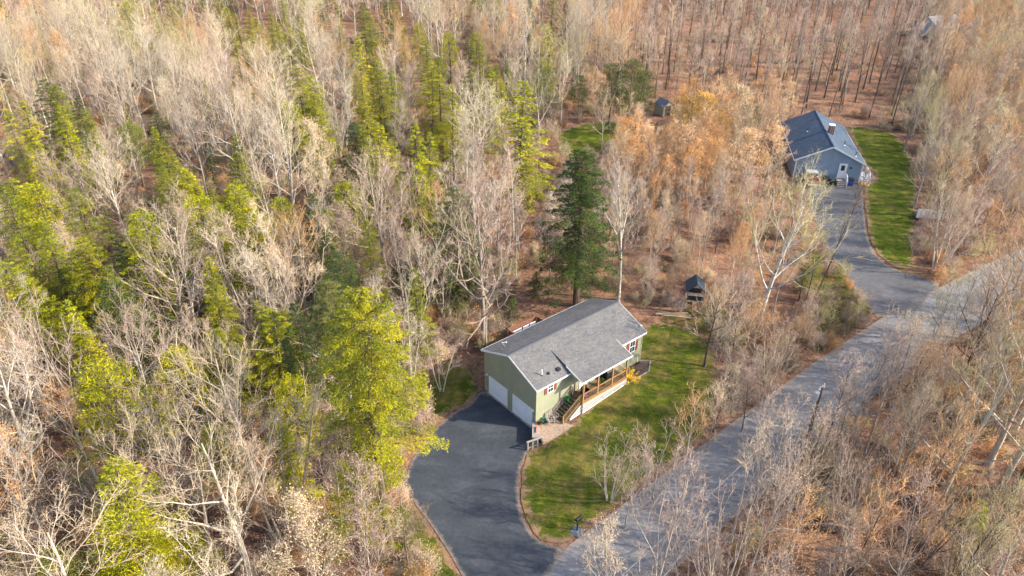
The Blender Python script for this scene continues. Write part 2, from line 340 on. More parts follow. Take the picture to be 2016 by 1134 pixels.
for nm, pl, mt in (('lawn', LAWN, 'grass'), ('lawn', LAWN_L, 'grass'), ('lawn', LAWN_S, 'grass'), ('lawn', LAWN_2, 'grass_bright'), ('lawn', LAWN_T, 'grass_mossy'), ('lawn', LAWN_B, 'grass_bright'), ('lawn', YARD, 'grass_mossy')):
    sheet(nm, pl, M[mt], .055 if pl is not YARD else .06, .5 if pl is LAWN else 1.2, .12)

# ------------------------------------------------------------------ green house
H1 = empty('house', A1, YAW1, label='sage green raised house with grey shingle roof and two white garage doors', cat='house')
SL = .407; RZ = lambda y: 4.70+SL*(y+.25)
WT = 4.62; WR = 6.12
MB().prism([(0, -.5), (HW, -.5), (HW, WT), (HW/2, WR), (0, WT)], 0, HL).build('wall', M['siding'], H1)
yr = HW/2; zr = RZ(yr); T = .13
rf = MB().prism([(-.25, 4.70), (yr, zr), (HW+.25, 4.70), (HW+.25, 4.70-T), (yr, zr-T), (-.25, 4.70-T)], -.2, HL+.2).build('roof', M['shingle'], H1)
MB().prism([(yr-.16, zr-.035), (yr, zr+.035), (yr+.16, zr-.035), (yr, zr-.05)], -.21, HL+.21).build('ridge_cap', flat('ridge_shingles', (.085, .09, .10), .9), rf)
for x in (-.23, HL+.2):
    mb = MB()
    for s_ in (0, 1):
        a = (-.27, 4.66) if s_ == 0 else (HW+.27, 4.66)
        mb.bar((x+.015, a[0], a[1]-.02), (x+.015, yr, zr-.075), .03, .17, (0, 0, 1))
    mb.build('rake_board', M['white'], rf)
for y in (-.29, HW+.255): MB().box(-.2, y, 4.54, HL+.2, y+.035, 4.69).build('eave_board', M['white'], rf)
for x, y in ((-.02, -.02), (-.02, HW-.1), (HL-.1, -.02)): MB().box(x, y, -.3, x+.12, y+.12, WT-.02).build('corner_board', M['siding'], H1)
# porch roof over the deck
PE = (-1.86, 4.58); pj = 2.35; PZ = RZ(pj)+.03
MB().prism([(PE[0], PE[1]), (pj, PZ), (pj, PZ-.05), (PE[0], PE[1]-.12)], 3.8, 10.25).build('porch_roof', M['shingle'], H1)
mb = MB(); mb.box(3.76, PE[0]-.035, PE[1]-.15, 10.29, PE[0]-.003, PE[1]-.005)
for x in (3.765, 10.255): mb.bar((x+.015, PE[0], PE[1]-.08), (x+.015, .3, PE[1]-.08+(PZ-PE[1])*(.3-PE[0])/(pj-PE[0])), .03, .15)
mb.build('porch_fascia', M['white'], H1)
for x in (3.86, 10.15): MB().prism([(-1.8, PE[1]-.13), (0, PE[1]-.13), (0, 4.6+.25)], x, x+.06).build('porch_gable', M['siding'], H1)
FZ = 2.0; PY = -1.62
MB().box(4.15, PY-.04, FZ-.05, 9.98, -.005, FZ).build('porch_floor', M['deck'], H1)
MB().box(4.12, PY-.085, FZ-.24, 10.02, PY-.045, FZ-.02).build('porch_rim', M['cedar'], H1)
PX = [4.22, 6.08, 7.98, 9.92]
for x in PX: MB().box(x-.065, PY-.06, FZ+.003, x+.065, PY+.07, 4.44).build('porch_post', M['cedar'], H1, .01)
MB().box(4.1, PY-.05, 4.33, 10.05, PY+.03, 4.46).build('porch_beam', M['cedar'], H1)
def railing(name, a, b_, z0, z1, mt, step=.13, h=.9, posts=False, parent=H1):
    mb = MB(); a = Vector((*a, z0)); b_ = Vector((*b_, z1)); n = max(1, int((b_-a).length/step)); up = Vector((0, 0, h))
    mb.bar(a+up, b_+up, .09, .04); mb.bar(a+Vector((0, 0, .02)), a+up, .06, .06); mb.bar(b_+Vector((0, 0, .02)), b_+up, .06, .06); mb.bar(a+Vector((0, 0, .1)), b_+Vector((0, 0, .1)), .04, .07)
    if posts:
        for q in (a, b_): mb.bar(q-Vector((0, 0, .1)), q+up*1.04, .09, .09)
    ro = mb.build(name, mt, parent); mb = MB()
    for i in range(1, n): q = a.lerp(b_, i/n); mb.bar(q+Vector((0, 0, .1)), q+up, .03, .03)
    mb.build('balusters', mt if mt is not M['cedar'] else M['deck'], ro); return ro
for i in range(3): railing('porch_railing', (PX[i]+.07, PY), (PX[i+1]-.07, PY), FZ, FZ, M['cedar'])
railing('porch_railing', (9.92, PY+.08), (9.92, -.05), FZ, FZ, M['cedar'])
railing('porch_railing', (4.2, -.06), (4.2, -.3), FZ, FZ, M['deck'], posts=True)
# stairs beside the wall
st = MB(); n = 8; x0, x1, zb = 2.0, 4.12, .55
for i in range(n):
    xx = x0+(x1-x0)*i/n; zz = zb+(FZ-zb)*(i+.6)/n
    st.box(xx-.03, -1.45, zz-.05, xx+.29, -.16, zz)
for y in (-1.5, -.14): st.bar((x0-.05, y, zb-.12), (x1, y, FZ-.18), .05, .24)
stair = st.build('stairs', M['stair'], H1)
railing('stair_railing', (x0-.02, -1.47), (x1, -1.5), zb-.02, FZ, M['cedar'], posts=True, parent=H1)
railing('stair_railing', (x0-.02, -.1), (x1, -.1), zb-.02, FZ, M['grey_wood'], h=.85)
# lattice skirts
def lattice(zbf, ztf, xa, xb, y):
    mb = MB(); s_ = .19; k = xa-3
    while k < xb+3:
        for sg in (1, -1):
            # strip x = k + sg*(z) clipped numerically
            pts = []
            for i in range(61):
                z = 0+2.6*i/60; x = k+sg*z
                if xa <= x <= xb and zbf(x) <= z <= ztf(x): pts.append((x, z))
            if len(pts) > 1:
                yy = y+(.008 if sg > 0 else -.008); mb.bar((pts[0][0], yy, pts[0][1]), (pts[-1][0], yy, pts[-1][1]), .012, .036, (0, 0, 1))
        k += s_
    mb.bar((xa, y-.02, zbf(xa)+.03), (xb, y-.02, zbf(xb)+.03), .02, .07); mb.bar((xa, y-.02, ztf(xa)-.03), (xb, y-.02, ztf(xb)-.03), .02, .07)
    for x in (xa, xb): mb.bar((x, y-.02, zbf(x)), (x, y-.02, ztf(x)), .02, .07)
    return mb
zbg = lambda x: .62+.62*sst((x-2)/8)
lattice(zbg, lambda x: FZ-.24, 4.2, 9.96, PY-.06).build('lattice', M['white'], H1)
lattice(zbg, lambda x: max(zbg(x)+.02, zb-.2+(FZ-zb-.05)*(x-x0)/(x1-x0)), 2.75, 4.14, PY+.06).build('lattice', M['white'], H1)
# windows, shutters, doors
def window(par, x0, x1, z0, z1, y=0, face='y-', sh=None, rows=2, grid=True):
    def P(a, d, z): return {'y-': (a, y-d, z), 'x-': (y-d, a, z), 'x+': (y+d, a, z)}[face]
    fr = MB(); t_ = .07
    for q in ((x0-t_, z0-t_, x1+t_, z0), (x0-t_, z1, x1+t_, z1+t_), (x0-t_, z0, x0, z1), (x1, z0, x1+t_, z1), (x0, (z0+z1)/2-.025, x1, (z0+z1)/2+.025)):
        a, b_ = P(q[0], .002, q[1]), P(q[2], .05, q[3]); fr.box(*[min(a[i], b_[i]) for i in range(3)], *[max(a[i], b_[i]) for i in range(3)])
    if grid:
        xm = (x0+x1)/2
        for zz in ((z0, (z0+z1)/2-.03), ((z0+z1)/2+.03, z1)):
            a, b_ = P(xm-.012, .02, zz[0]), P(xm+.012, .04, zz[1]); fr.box(*[min(a[i], b_[i]) for i in range(3)], *[max(a[i], b_[i]) for i in range(3)])
    w_ = fr.build('window', M['white'], par)
    a, b_ = P(x0, .004, z0), P(x1, .018, z1); MB().box(*[min(a[i], b_[i]) for i in range(3)], *[max(a[i], b_[i]) for i in range(3)]).build('pane', M['glass'], w_)
    if sh:
        for s0, s1 in ((x0-t_-.03-sh, x0-t_-.03), (x1+t_+.03, x1+t_+.03+sh)):
            a, b_ = P(s0, .003, z0-.05), P(s1, .04, z1+.05); mb = MB().box(*[min(a[i], b_[i]) for i in range(3)], *[max(a[i], b_[i]) for i in range(3)])
            for k in range(int((z1-z0)/.12)):
                z = z0+.04+k*.12; a, b_ = P(s0+.05, .04, z), P(s1-.05, .052, z+.07); mb.box(*[min(a[i], b_[i]) for i in range(3)], *[max(a[i], b_[i]) for i in range(3)])
            mb.build('shutter', M['shutter'], par)
window(H1, 1.37, 1.95, 3.56, 4.40, sh=.33); window(H1, 12.03, 12.72, 2.95, 4.22, sh=.36)
window(H1, 7.9, 9.1, 2.9, 4.0)
d = MB().box(5.3, -.06, FZ, 6.2, -.003, 4.05).build('front_door', M['white'], H1); MB().cyl((6.08, -.06, 3.0), (6.08, -.11, 3.0), .03).build('handle', M['chrome'], d)
for y0, y1 in ((.55, 3.1), (4.05, 6.6)):
    mb = MB()
    for k in range(4): mb.box(-.035, y0, .04+k*.5, -.003, y1, .04+k*.5+.485)
    for k in range(4):
        for j in range(5):
            ya = y0+.08+j*(y1-y0-.06)/5; mb.box(-.045, ya, .12+k*.5, -.036, ya+(y1-y0)/5-.14, .12+k*.5+.32)
    gd = mb.build('garage_door', M['door_white'], H1)
    MB().box(-.05, y0-.1, 0, -.002, y0, 2.14).box(-.05, y1, 0, -.002, y1+.1, 2.14).box(-.05, y0, 2.05, -.002, y1, 2.14).build('frame', M['white'], gd)
MB().box(-.2, .3, .0, -.0, 6.9, .06).build('garage_sill', M['grey_wood'], H1)
for y in (.3, 6.98):
    l_ = MB().box(-.12, y-.05, 2.0, -.003, y+.05, 2.2).build('wall_lamp', M['white'], H1, .01); MB().ball((-.13, y, 2.08), .075, 5).build('lamp_globe', M['white'], l_)
# roof fittings
def on_roof(px, py):
    d = ray(px, py); o_ = CAM-A1; t_ = 0
    lo, hi = 40., 90.
    for _ in range(60):
        t_ = (lo+hi)/2; p = CAM+d.normalized()*t_; l, w_ = loc1(p)
        zz = RZ(w_) if w_ < yr else zr-SL*(w_-yr)
        if p.z > zz: lo = t_
        else: hi = t_
    return (l, w_, p.z)
x, y, z = on_roof(1066.5, 739); vp = MB().cyl((x, y, z-.1), (x, y, z+.62), .05).build('vent_pipe', M['white'], H1); MB().cyl((x, y, z-.03), (x, y, z+.06), .13, .06).build('vent_collar', M['dark'], vp)
for q, s_ in (((1079.5, 735.5), .13), ((1098.5, 727), .2)):
    x, y, z = on_roof(*q); MB().box(x-s_, y-s_, z-.12, x+s_, y+s_, z+.12).build('roof_vent', M['dark'], H1, .03)
x, y, z = on_roof(989, 689)
mb = MB(); mb.cyl((x, y, z-.05), (x-.1, y, z+.35), .025); mb.cyl((x-.1, y, z+.35), (x+.05, y-.1, z+.62), .025); sdi = mb.build('satellite_dish', M['grey_wood'], H1)
mb = MB(); c0 = Vector((x+.0, y-.05, z+.62)); ax = Vector((.75, -.25, .45)).normalized(); pr = None
ua = ax.cross(Vector((0, 0, 1))).normalized(); ub = ax.cross(ua)
vs = [c0]; fs = []; N = 20
for k, (rr, dd) in enumerate(((.12, .01), (.25, .035), (.36, .075))):
    for i in range(N): an = 2*math.pi*i/N; vs.append(c0+ax*dd+ua*rr*math.cos(an)+ub*rr*.85*math.sin(an))
for i in range(N):
    fs.append((0, 1+i, 1+(i+1) % N))
    for k in range(2): a = 1+k*N; fs.append((a+i, a+N+i, a+N+(i+1) % N, a+(i+1) % N))
mb.add(vs, fs).build('dish', M['stone'], sdi); MB().bar(c0-ub*.3, c0+ax*.4, .02, .02).box(*(c0+ax*.4-Vector((.04, .04, .04))), *(c0+ax*.4+Vector((.04, .04, .04)))).build('feed_arm', M['white'], sdi)
x, y, z = on_roof(1262, 642); MB().box(x-.1, y-.1, z-.05, x+.1, y+.1, z+.12).build('roof_fitting', M['white'], H1)
# rear deck behind the house
rd = MB().box(5.2, HW+.01, 2.2, 9.1, HW+2.9, 2.35)
for x in (5.3, 9.0): rd.box(x-.06, HW+2.75, -.3, x+.06, HW+2.87, 2.2)
rdo = rd.build('rear_deck', M['redwood'], H1)
def solidrail(a, b_): return MB().bar((*a, 3.28), (*b_, 3.28), .14, .06).bar((*a, 2.82), (*b_, 2.82), .03, .8)
solidrail((5.2, HW+2.9), (9.1, HW+2.9)).build('railing', M['redwood'], rdo); solidrail((5.23, HW+.1), (5.23, HW+2.83)).build('railing', M['redwood'], rdo); solidrail((9.07, HW+.1), (9.07, HW+2.83)).build('railing', M['redwood'], rdo)
for x, ln, lb in ((5.4, 1.15, 'white bench nearest the corner of the rear deck'), (6.75, .75, 'white bench between the two others on the rear deck'), (7.65, .75, 'white bench furthest along the rear deck railing')):
    o = empty('bench', h1(x, HW+1.8, 2.36), YAW1, label=lb, cat='bench', group='white benches on the rear deck')
    MB().box(0, 0, .36, ln, .5, .44).build('seat', M['white'], o); MB().box(0, .46, .44, ln, .52, .86).build('backrest', M['white'], o)
    for q in (.06, ln-.12): MB().box(q, .05, 0, q+.06, .45, .36).build('leg', M['white'], o)

# things about the green house
def L1(px, py, z): p = at(px, py, z); return loc1(p)
mb = MB()
pat = [(-1.0, -2.1), (-.35, -.25), (.05, -.03), (2.2, -.03), (2.2, -1.5), (2.6, -2.2), (.6, -2.35)]
mb.prism([tuple(h1(*q)[:2]) for q in pat], .3, .60, 'z'); tag(mb.build('patio', M['pavers']), kind='structure')
def thing(name, loc, rz, label, cat, group=None): return empty(name, loc, rz, label=label, cat=cat, group=group)
# planter box wall
o = thing('planter_box', h1(-.62, -.75, .0), YAW1+R(48), 'grey wooden planter box with a red handle between driveway and patio', 'planter')
MB().box(-.95, -.28, 0, .95, .28, .82).build('box', M['grey_wood'], o, .02); MB().box(-1.0, -.33, .82, 1.0, .33, .88).build('rim', M['grey_wood'], o, .01)
MB().cyl((-.35, 0, .95), (.3, 0, .95), .045).box(-.38, -.05, .88, -.3, .05, 1).box(.25, -.05, .88, .33, .05, 1).build('handle', M['red'], o)
o = thing('wooden_fence', h1(-1.05, -1.95, .1), YAW1+R(20), 'short weathered wooden railing at the edge of the driveway', 'fence')
f0 = Vector(h1(-2.25, -1.55, .02)); f1 = Vector(h1(-.85, -1.85, .3))
o.location = f0; o.rotation_euler = (0, 0, math.atan2(f1.y-f0.y, f1.x-f0.x)); FLn = (f1.xy-f0.xy).length
MB().box(-.1, -.09, .92, FLn+.1, .09, .97).build('rail', M['grey_wood'], o)
for k in range(4): MB().box(k*FLn/3-.05, -.05, -.1, k*FLn/3+.05, .05, .92).build('post', M['grey_wood'], o)
MB().box(0, -.02, .18, FLn, .02, .27).build('rail', M['grey_wood'], o)
PT = .6
o = thing('hose_reel', h1(.75, -.22, PT), YAW1, 'round green garden hose reel by the wall', 'hose reel')
mb = MB()
for k in range(3):
    for i in range(16):
        a0, a1 = 2*math.pi*i/16, 2*math.pi*(i+1)/16; r_ = .19+.03*k
        mb.bar((r_*math.cos(a0), 0, .34+r_*math.sin(a0)), (r_*math.cos(a1), 0, .34+r_*math.sin(a1)), .12, .035)
mb.build('hose', M['teal'], o); MB().box(-.16, -.14, 0, .16, .12, .06).bar((0, .09, 0), (0, .09, .4), .05, .05).build('stand', M['dark'], o)
def lounge(x, y, rz, lab):
    o = thing('patio_chair', h1(x, y, PT), YAW1+rz, lab, 'chair', 'wooden chairs on the patio')
    mb = MB()
    for k in range(5): mb.box(-.27, -.26+k*.11, .28, .27, -.16+k*.11, .31)
    mb.build('seat', M['grey_wood'], o); mb = MB()
    for k in range(4): mb.bar((-.21+k*.14, .27, .28), (-.25+k*.165, .5, .88), .1, .03)
    mb.build('backrest', M['grey_wood'], o)
    for s_ in (-.3, .3): MB().box(s_-.04, -.25, .5, s_+.04, .35, .53).build('armrest', M['grey_wood'], o)
    for s_ in (-.28, .28):
        for yy in (-.24, .26): MB().box(s_-.03, yy-.03, 0, s_+.03, yy+.03, .5).build('leg', M['grey_wood'], o)
lounge(1.2, -.62, R(-15), 'weathered wooden patio chair nearer the green hose reel'); lounge(1.85, -.5, R(10), 'weathered wooden patio chair nearer the foot of the stairs')
def pot(name, p, r_, hh, mt, lab, cat='flower pot', plant=None):
    o = thing(name, p, 0, lab, cat); MB().cyl((0, 0, 0), (0, 0, hh), r_*.75, r_, 12).build('pot', mt, o)
    MB().cyl((0, 0, hh-.01), (0, 0, hh+.02), r_*.9, r_*.85, 12).build('soil', M['soil'], o)
    if plant:
        mb = MB(); q = random.Random(5)
        for k in range(60):
            a, e, L = q.uniform(0, 6.28), q.uniform(.2, 1.4), q.uniform(.5, 1)*r_*2.2; dd = Vector((math.cos(a)*math.cos(e), math.sin(a)*math.cos(e), math.sin(e)))*L; s_ = Vector((-math.sin(a), math.cos(a), 0))*r_*.22
            c_ = Vector((0, 0, hh)); mb.add([c_, c_+dd*.6+s_, c_+dd, c_+dd*.6-s_], [(0, 1, 2, 3)])
        mb.build('leaves', plant, o)
    return o
pot('flower_pot', h1(.12, -.35, PT), .2, .3, flat('terracotta', (.3, .13, .07), .8), 'brown pot of dry stems at the house corner', plant=flat('dry_leaves', (.22, .1, .05), .8))
pot('bucket', h1(1.95, -.3, PT), .12, .25, M['white'], 'small white bucket at the foot of the stairs', 'bucket')
pot('watering_can', h1(3.55, -.35, 1.78), .17, .26, M['green'], 'bright green watering can near the top of the stairs', 'watering can', M['green'])
pot('potted_plant', h1(7.4, -1.1, FZ), .24, .35, M['dark'], 'leafy green potted plant on the porch', 'plant', flat('fresh_leaves', (.16, .28, .03), .6))
o = thing('porch_chair', h1(5.1, -1.05, FZ), YAW1, 'dark wicker armchair on the porch by the stairs', 'chair')
MB().box(-.32, -.3, .18, .32, .3, .42).build('seat', M['dark'], o, .04); MB().box(-.34, .2, .4, .34, .34, .95).build('backrest', M['dark'], o, .04)
for s_ in (-.38, .3): MB().box(s_, -.3, .05, s_+.08, .3, .62).build('armrest', M['dark'], o, .03)
o = thing('folding_chair', h1(4.75, -1.35, FZ), YAW1+1, 'small pink chair behind the first porch railing', 'chair')
MB().box(-.2, -.2, .38, .2, .2, .42).build('seat', M['pink'], o); MB().box(-.2, .18, .42, .2, .21, .8).build('backrest', M['pink'], o)
for s_ in (-.17, .17):
    for q in (-.17, .17): MB().cyl((s_, q, 0), (s_, q, .38), .013, n=6).build('leg', M['chrome'], o)
o = thing('barbecue_grill', h1(8.6, -.55, FZ), YAW1, 'black covered barbecue on the porch', 'barbecue')
MB().prism([(-.3, .6), (.3, .6), (.32, .9), (.2, 1.08), (-.2, 1.08), (-.32, .9)], -.45, .45).build('lid', M['black'], o); MB().box(-.42, -.26, .08, .42, .26, .6).build('cabinet', M['black'], o)
# leaning tools by the far front corner
for k, (x, lab) in enumerate(((13.0, 'dark garden tool leaning on the wall under the red shuttered window'), (13.35, 'dark garden tool leaning nearest the far house corner'))):
    o = thing('garden_tool', h1(x, -.3, hgt(*h1(x, -.3)[:2])+.05), YAW1, lab, 'garden tool', 'garden tools leaning on the wall')
    MB().cyl((0, 0, .02), (.08, .24, 1.15), .02, n=6).build('handle', M['dark'], o); MB().box(-.14, -.04, 0, .14, .04, .1).build('head', M['dark'], o)
# garden bed
gz = 1.16
bp = [(10.4, -.05), (13.7, -.05), (14.55, -.75), (13.2, -1.75), (10.3, -1.75)]
bdp = [tuple(h1(*q)[:2]) for q in bp]
mb = MB().prism(bdp, gz-.3, gz+.08, 'z'); tag(mb.build('garden_soil', M['soil']), kind='structure')
o = thing('garden_edging', h1(14.55, -.75, gz), YAW1, 'pale timber edging round the dark garden bed', 'garden edging')
for a, b_ in ((1, 2), (2, 3), (3, 4)):
    p, q = h1(*bp[a], gz+.06), h1(*bp[b_], gz+.06); MB().bar(o.matrix_basis.inverted() @ p, o.matrix_basis.inverted() @ q, .1, .14).build('timber', M['grey_wood'], o)
# mailbox
p = spot(1136, 1045); p.z += .05
o = thing('mailbox', p, R(40), 'black mailbox on a post standing by the road', 'mailbox')
MB().cyl((0, 0, 0), (0, 0, 1.1), .06, n=10).build('post', M['black'], o)
prf = [(-.13, 0), (.13, 0), (.13, .17)]+[(.13*math.cos(a), .17+.13*math.sin(a)) for a in np.linspace(0, math.pi, 8)[1:-1]]+[(-.13, .17)]
b_ = MB().prism([(q[0], q[1]+1.1) for q in prf], -.18, .36).build('box', M['black'], o, .01)
MB().box(.36, -.12, 1.11, .375, .12, 1.38).build('door', M['black'], b_); MB().box(.0, .14, 1.25, .03, .15, 1.45).box(.0, .14, 1.4, .12, .15, 1.48).build('flag', M['red'], b_)
o = thing('paving_slab', spot(1136, 1046)+Vector((0, 0, -.02)), R(55), 'flat grey stone slab under the mailbox', 'slab')
MB().box(-.5, -.4, 0, .45, .42, .1).build('slab', flat('slate_slab', (.10, .125, .155), .7, .2), o, .03)
# utility pole
p = spot(1576, 910)
o = thing('utility_pole', p, R(40), 'dark wooden utility pole with white insulators beside the road', 'utility pole')
PH = 8.2
MB().cyl((0, 0, -.3), (0, 0, PH), .16, .12, 12).build('pole', speck('pole_wood', [(.3, (.07, .05, .04)), (.7, (.17, .13, .10))], 3, .9, .3, .01, (5, 5, .5)), o)
MB().cyl((-.38, .1, PH-1.1), (-.38, .1, PH-.35), .2, .2, 14).build('transformer', flat('pale_grey_metal', (.42, .45, .48), .4), o)
MB().box(-.3, .0, PH-.7, .1, .1, PH-.62).build('bracket', M['chrome'], o)
INS = (-.33, .0, .33)
for x in INS: MB().cyl((x, 0, PH-.1), (x, 0, PH+.22), .06, .035, 8).build('insulator', M['white'], o)
MB().box(-.4, -.05, PH-.18, .42, .05, PH-.08).build('crossarm', M['grey_wood'], o)
e_ = at(1278, 1072, PH)-Vector((p.x, p.y, p.z+PH)); e_.z = 0; e_.normalize()
for k, x in enumerate(INS):
    a = Vector((p.x, p.y, p.z+PH+.2))+Matrix.Rotation(R(40), 3, 'Z') @ Vector((x, 0, 0)); mb = MB(); pr_ = a
    for i in range(1, 15): c_ = a+e_*(3.0*i)+Vector((0, 0, -.9*(1-(i/7-1)**2))); mb.cyl(pr_, c_, .006, n=5); pr_ = c_
    tag(mb.build('power_line', M['grey_wood']), ['thin grey wire strung over the road on the near side of the pole', 'thin grey wire strung over the road between the other two', 'thin grey wire strung over the road on the far side of the pole'][k], 'wire', 'power lines over the road')
# sheds, timber, post in the woods
p = spot(1364, 603)
o = thing('playhouse', p, R(-8), 'small wooden play tower with a dark gabled canopy in the woods', 'playhouse')
MB().box(-.95, -.9, 1.1, .95, .9, 1.2).build('platform', M['grey_wood'], o)
for x in (-.9, .9):
    for y in (-.85, .85): MB().box(x-.05, y-.05, -.2, x+.05, y+.05, 2.6).build('post', M['cedar'], o)
for y in (-.85, .85): MB().box(-.85, y-.02, 1.3, .85, y+.02, 1.85).build('railing', M['dark'], o)
MB().prism([(-1.1, 2.5), (0, 3.5), (1.1, 2.5), (1.06, 2.44), (0, 3.4), (-1.06, 2.44)], -1.15, 1.15, 'y').build('roof', flat('dark_tarp', (.03, .045, .06), .6), o)
MB().bar((0, -.92, 1.15), (0, -1.9, 0), .5, .05, (0, 0, 1)).build('ramp', M['cedar'], o)
p = spot(1306, 224)
o = thing('garden_shed', p, R(28), 'small grey green garden shed with a dark doorway deep in the woods', 'shed')
MB().box(-1.4, -1.6, -.3, -1.3, 1.6, 2.2).box(1.3, -1.6, -.3, 1.4, 1.6, 2.2).box(-1.3, 1.5, -.3, 1.3, 1.6, 2.2).box(-1.3, -1.6, -.3, -1.0, -1.5, 2.2).box(.6, -1.6, -.3, 1.3, -1.5, 2.2).prism([(-1.4, 2.2), (1.4, 2.2), (0, 3.2)], -1.6, -1.5, 'y').build('wall', flat('grey_green_boards', (.27, .29, .24), .8), o)
MB().prism([(-1.65, 2.08), (0, 3.32), (1.65, 2.08), (1.65, 2.0), (0, 3.22), (-1.65, 2.0)], -1.8, 1.75, 'y').build('roof', flat('shed_roof', (.13, .15, .18), .7), o)
MB().box(-.95, -1.45, 0, .55, -1.4, 2.1).build('doorway', M['dark'], o); o.scale = (.85, .85, .85)  # dark panel set in the opening, standing in for the shade inside
p = spot(1326, 622)
for k, (dx, dy, dz, an, lab) in enumerate(((0, 0, 0, -6, 'pale plank lying lowest in the small timber heap in the leaves'), (.2, .3, 0, -14, 'pale plank lying furthest back in the small timber heap'), (-.1, .12, .16, 3, 'pale plank lying on top of the small timber heap'), (.5, -.3, 0, -10, 'pale plank lying apart in front of the small timber heap'))):
    o = thing('timber_plank', p+Vector((dx, dy, dz+.08)), R(an), lab, 'plank', 'planks heaped in the woods'); MB().box(-1.9, -.1, -.07, 1.7, .12, .08).build('plank', M['log'], o, .02)
for px, py, an, ln, lb in ((1085, 575, 25, 3.6, 'mossy fallen log in the leaves beside the great dark hemlock trunk'), (905, 655, 60, 4.0, 'grey fallen log in the leaves left of the green house'), (690, 905, -50, 7.5, 'long dark fallen trunk below the great hemlock'), (1770, 240, 15, 4.5, 'fallen log on the brown floor above the long lawn')):
    p = spot(px, py); o = thing('fallen_log', p, R(an), lb, 'log'); mb = MB(); mb.cyl((-ln/2, 0, .12), (ln/2, .1, .2), .17, .1, 9).cyl((ln*.1, 0, .2), (ln*.25, .5, .6), .05, .02, 6)
    mb.build('log', M['grey_wood' if 'grey' in lb or 'pale' in lb else 'stair'], o)
p = spot(1410, 646)
o = thing('marker_post', p, 0, 'short pale marker post with a green cap in the yard', 'post'); MB().box(-.07, -.07, 0, .07, .07, .8).build('post', M['white'], o); MB().box(-.09, -.09, .8, .09, .09, .95).build('cap', M['teal'], o)
p = spot(1424, 664)
o = thing('boulder', p, 0, 'dark rounded boulder in the yard near a tree', 'boulder'); MB().ball((0, 0, .2), .55, 7, (1, .8, .7)).build('boulder', M['stone'], o, smooth=True)
# white stacked boards far right
p = spot(1828, 436)
o = thing('white_trailer', p, R(-8), 'white painted boards of a small trailer half hidden by the trees', 'trailer')
mb = MB()
for k in range(7): mb.box(-1.75+k*.5, -.05, .45, -1.32+k*.5, .05, 1.75-(.15 if k % 3 == 1 else 0))
mb.build('side_boards', M['white'], o); MB().box(-1.75, .06, .4, 1.75, 1.6, .55).build('bed', M['dark'], o)
for x in (-1.0, 1.0): MB().cyl((x, -.02, .3), (x, .2, .3), .3, n=14).build('wheel', M['rubber'], o)

# ------------------------------------------------------------------ blue house
H2 = empty('house', A2, YAW2, label='blue grey house with dark blue roof and brick chimney behind the trees', cat='house')
L2, W2, E2, P2 = 17.2, 9.59, 3.27, 5.56
MB().prism([(0, -.6), (W2, -.6), (W2, E2), (W2/2, P2-.1), (0, E2)], 0, L2).build('wall', M['siding_blue'], H2)
s2 = (P2-E2)/(W2/2); ez = E2-.35*s2+.06
rf = MB().prism([(-.35, ez), (W2/2, P2+.06), (W2+.35, ez), (W2+.35, ez-.13), (W2/2, P2-.07), (-.35, ez-.13)], -.25, L2+.25).build('roof', M['shingle_blue'], H2)
mb = MB()
for a in (-.37, W2+.37): mb.bar((-.27, a, ez-.08), (-.27, W2/2, P2-.03), .04, .2)
mb.build('rake_board', M['white'], rf)
for a in (-.385, W2+.355): MB().box(-.25, a, ez-.15, L2+.25, a+.03, ez-.01).build('eave_board', M['white'], rf)
MB().prism([(W2/2-.2, P2-.01), (W2/2, P2+.1), (W2/2+.2, P2-.01), (W2/2, P2)], -.26, L2+.26).build('ridge_cap', flat('dark_ridge', (.03, .05, .09), .9), rf)
for y in (-.03, W2-.13): MB().box(-.03, y, -.5, .13, y+.16, E2-.1).build('corner_board', M['white'], H2)
x, y = 6.6, 4.0
ch = MB().box(x, y-.38, 4.4, x+.75, y+.38, 6.55).build('chimney', M['brick'], H2); MB().box(x-.06, y-.44, 6.55, x+.81, y+.44, 6.67).build('cap', M['white'], ch)
for x, y in ((4.4, 2.2), (1.2, 1.1), (9.2, 7.0)):
    z = E2+s2*(y if y < W2/2 else W2-y)
    v_ = MB().cyl((x, y, z), (x, y, z+.75), .055).build('vent_pipe', M['dark'], H2); MB().cyl((x, y, z), (x, y, z+.16), .16, .08).build('vent_collar', M['white'], v_)
y0 = 2.25
d = MB().box(-.08, y0, .75, -.004, y0+1.0, 2.95).build('door', M['white'], H2)
MB().box(-.1, y0+.25, 1.95, -.082, y0+.78, 2.75).build('pane', M['glass'], d); MB().box(-.1, y0-.09, .7, -.003, y0, 3.04).box(-.1, y0+1, .7, -.003, y0+1.09, 3.04).box(-.1, y0, 2.96, -.003, y0+1, 3.04).build('frame', M['white'], d)
MB().cyl((-.08, y0+.1, 1.75), (-.14, y0+.1, 1.75), .035).build('handle', M['chrome'], d)
mb = MB(); mb.box(-1.15, y0-.15, -.3, -.11, y0+1.15, .68)
for k in range(3): mb.box(-1.15-.28*(k+1), y0-.15, -.3, -1.15-.28*k, y0+1.15, .5-.18*k)
mb.build('entry_steps', M['grey_wood'], H2)
railing('entry_railing', (-2.0, y0-.12), (-1.15, y0-.12), .1, .68, M['white'], parent=H2, posts=True); railing('entry_railing', (-1.15, y0-.12), (-.12, y0-.12), .68, .68, M['white'], parent=H2)
MB().box(-.14, 1.55, 2.3, -.003, 1.72, 2.6).build('wall_lamp', M['black'], H2)
mb = MB(); mb.box(1.0, -1.5, .75, 3.0, -.01, .85)
for k in range(4): mb.box(1.0-.3*(k+1), -1.45, .6-.18*k, 1.0-.3*k, -.15, .66-.18*k)
for x in (1.1, 2.9): mb.box(x-.05, -1.45, -.3, x+.05, -1.35, .75)
mb.build('side_steps', M['white'], H2)
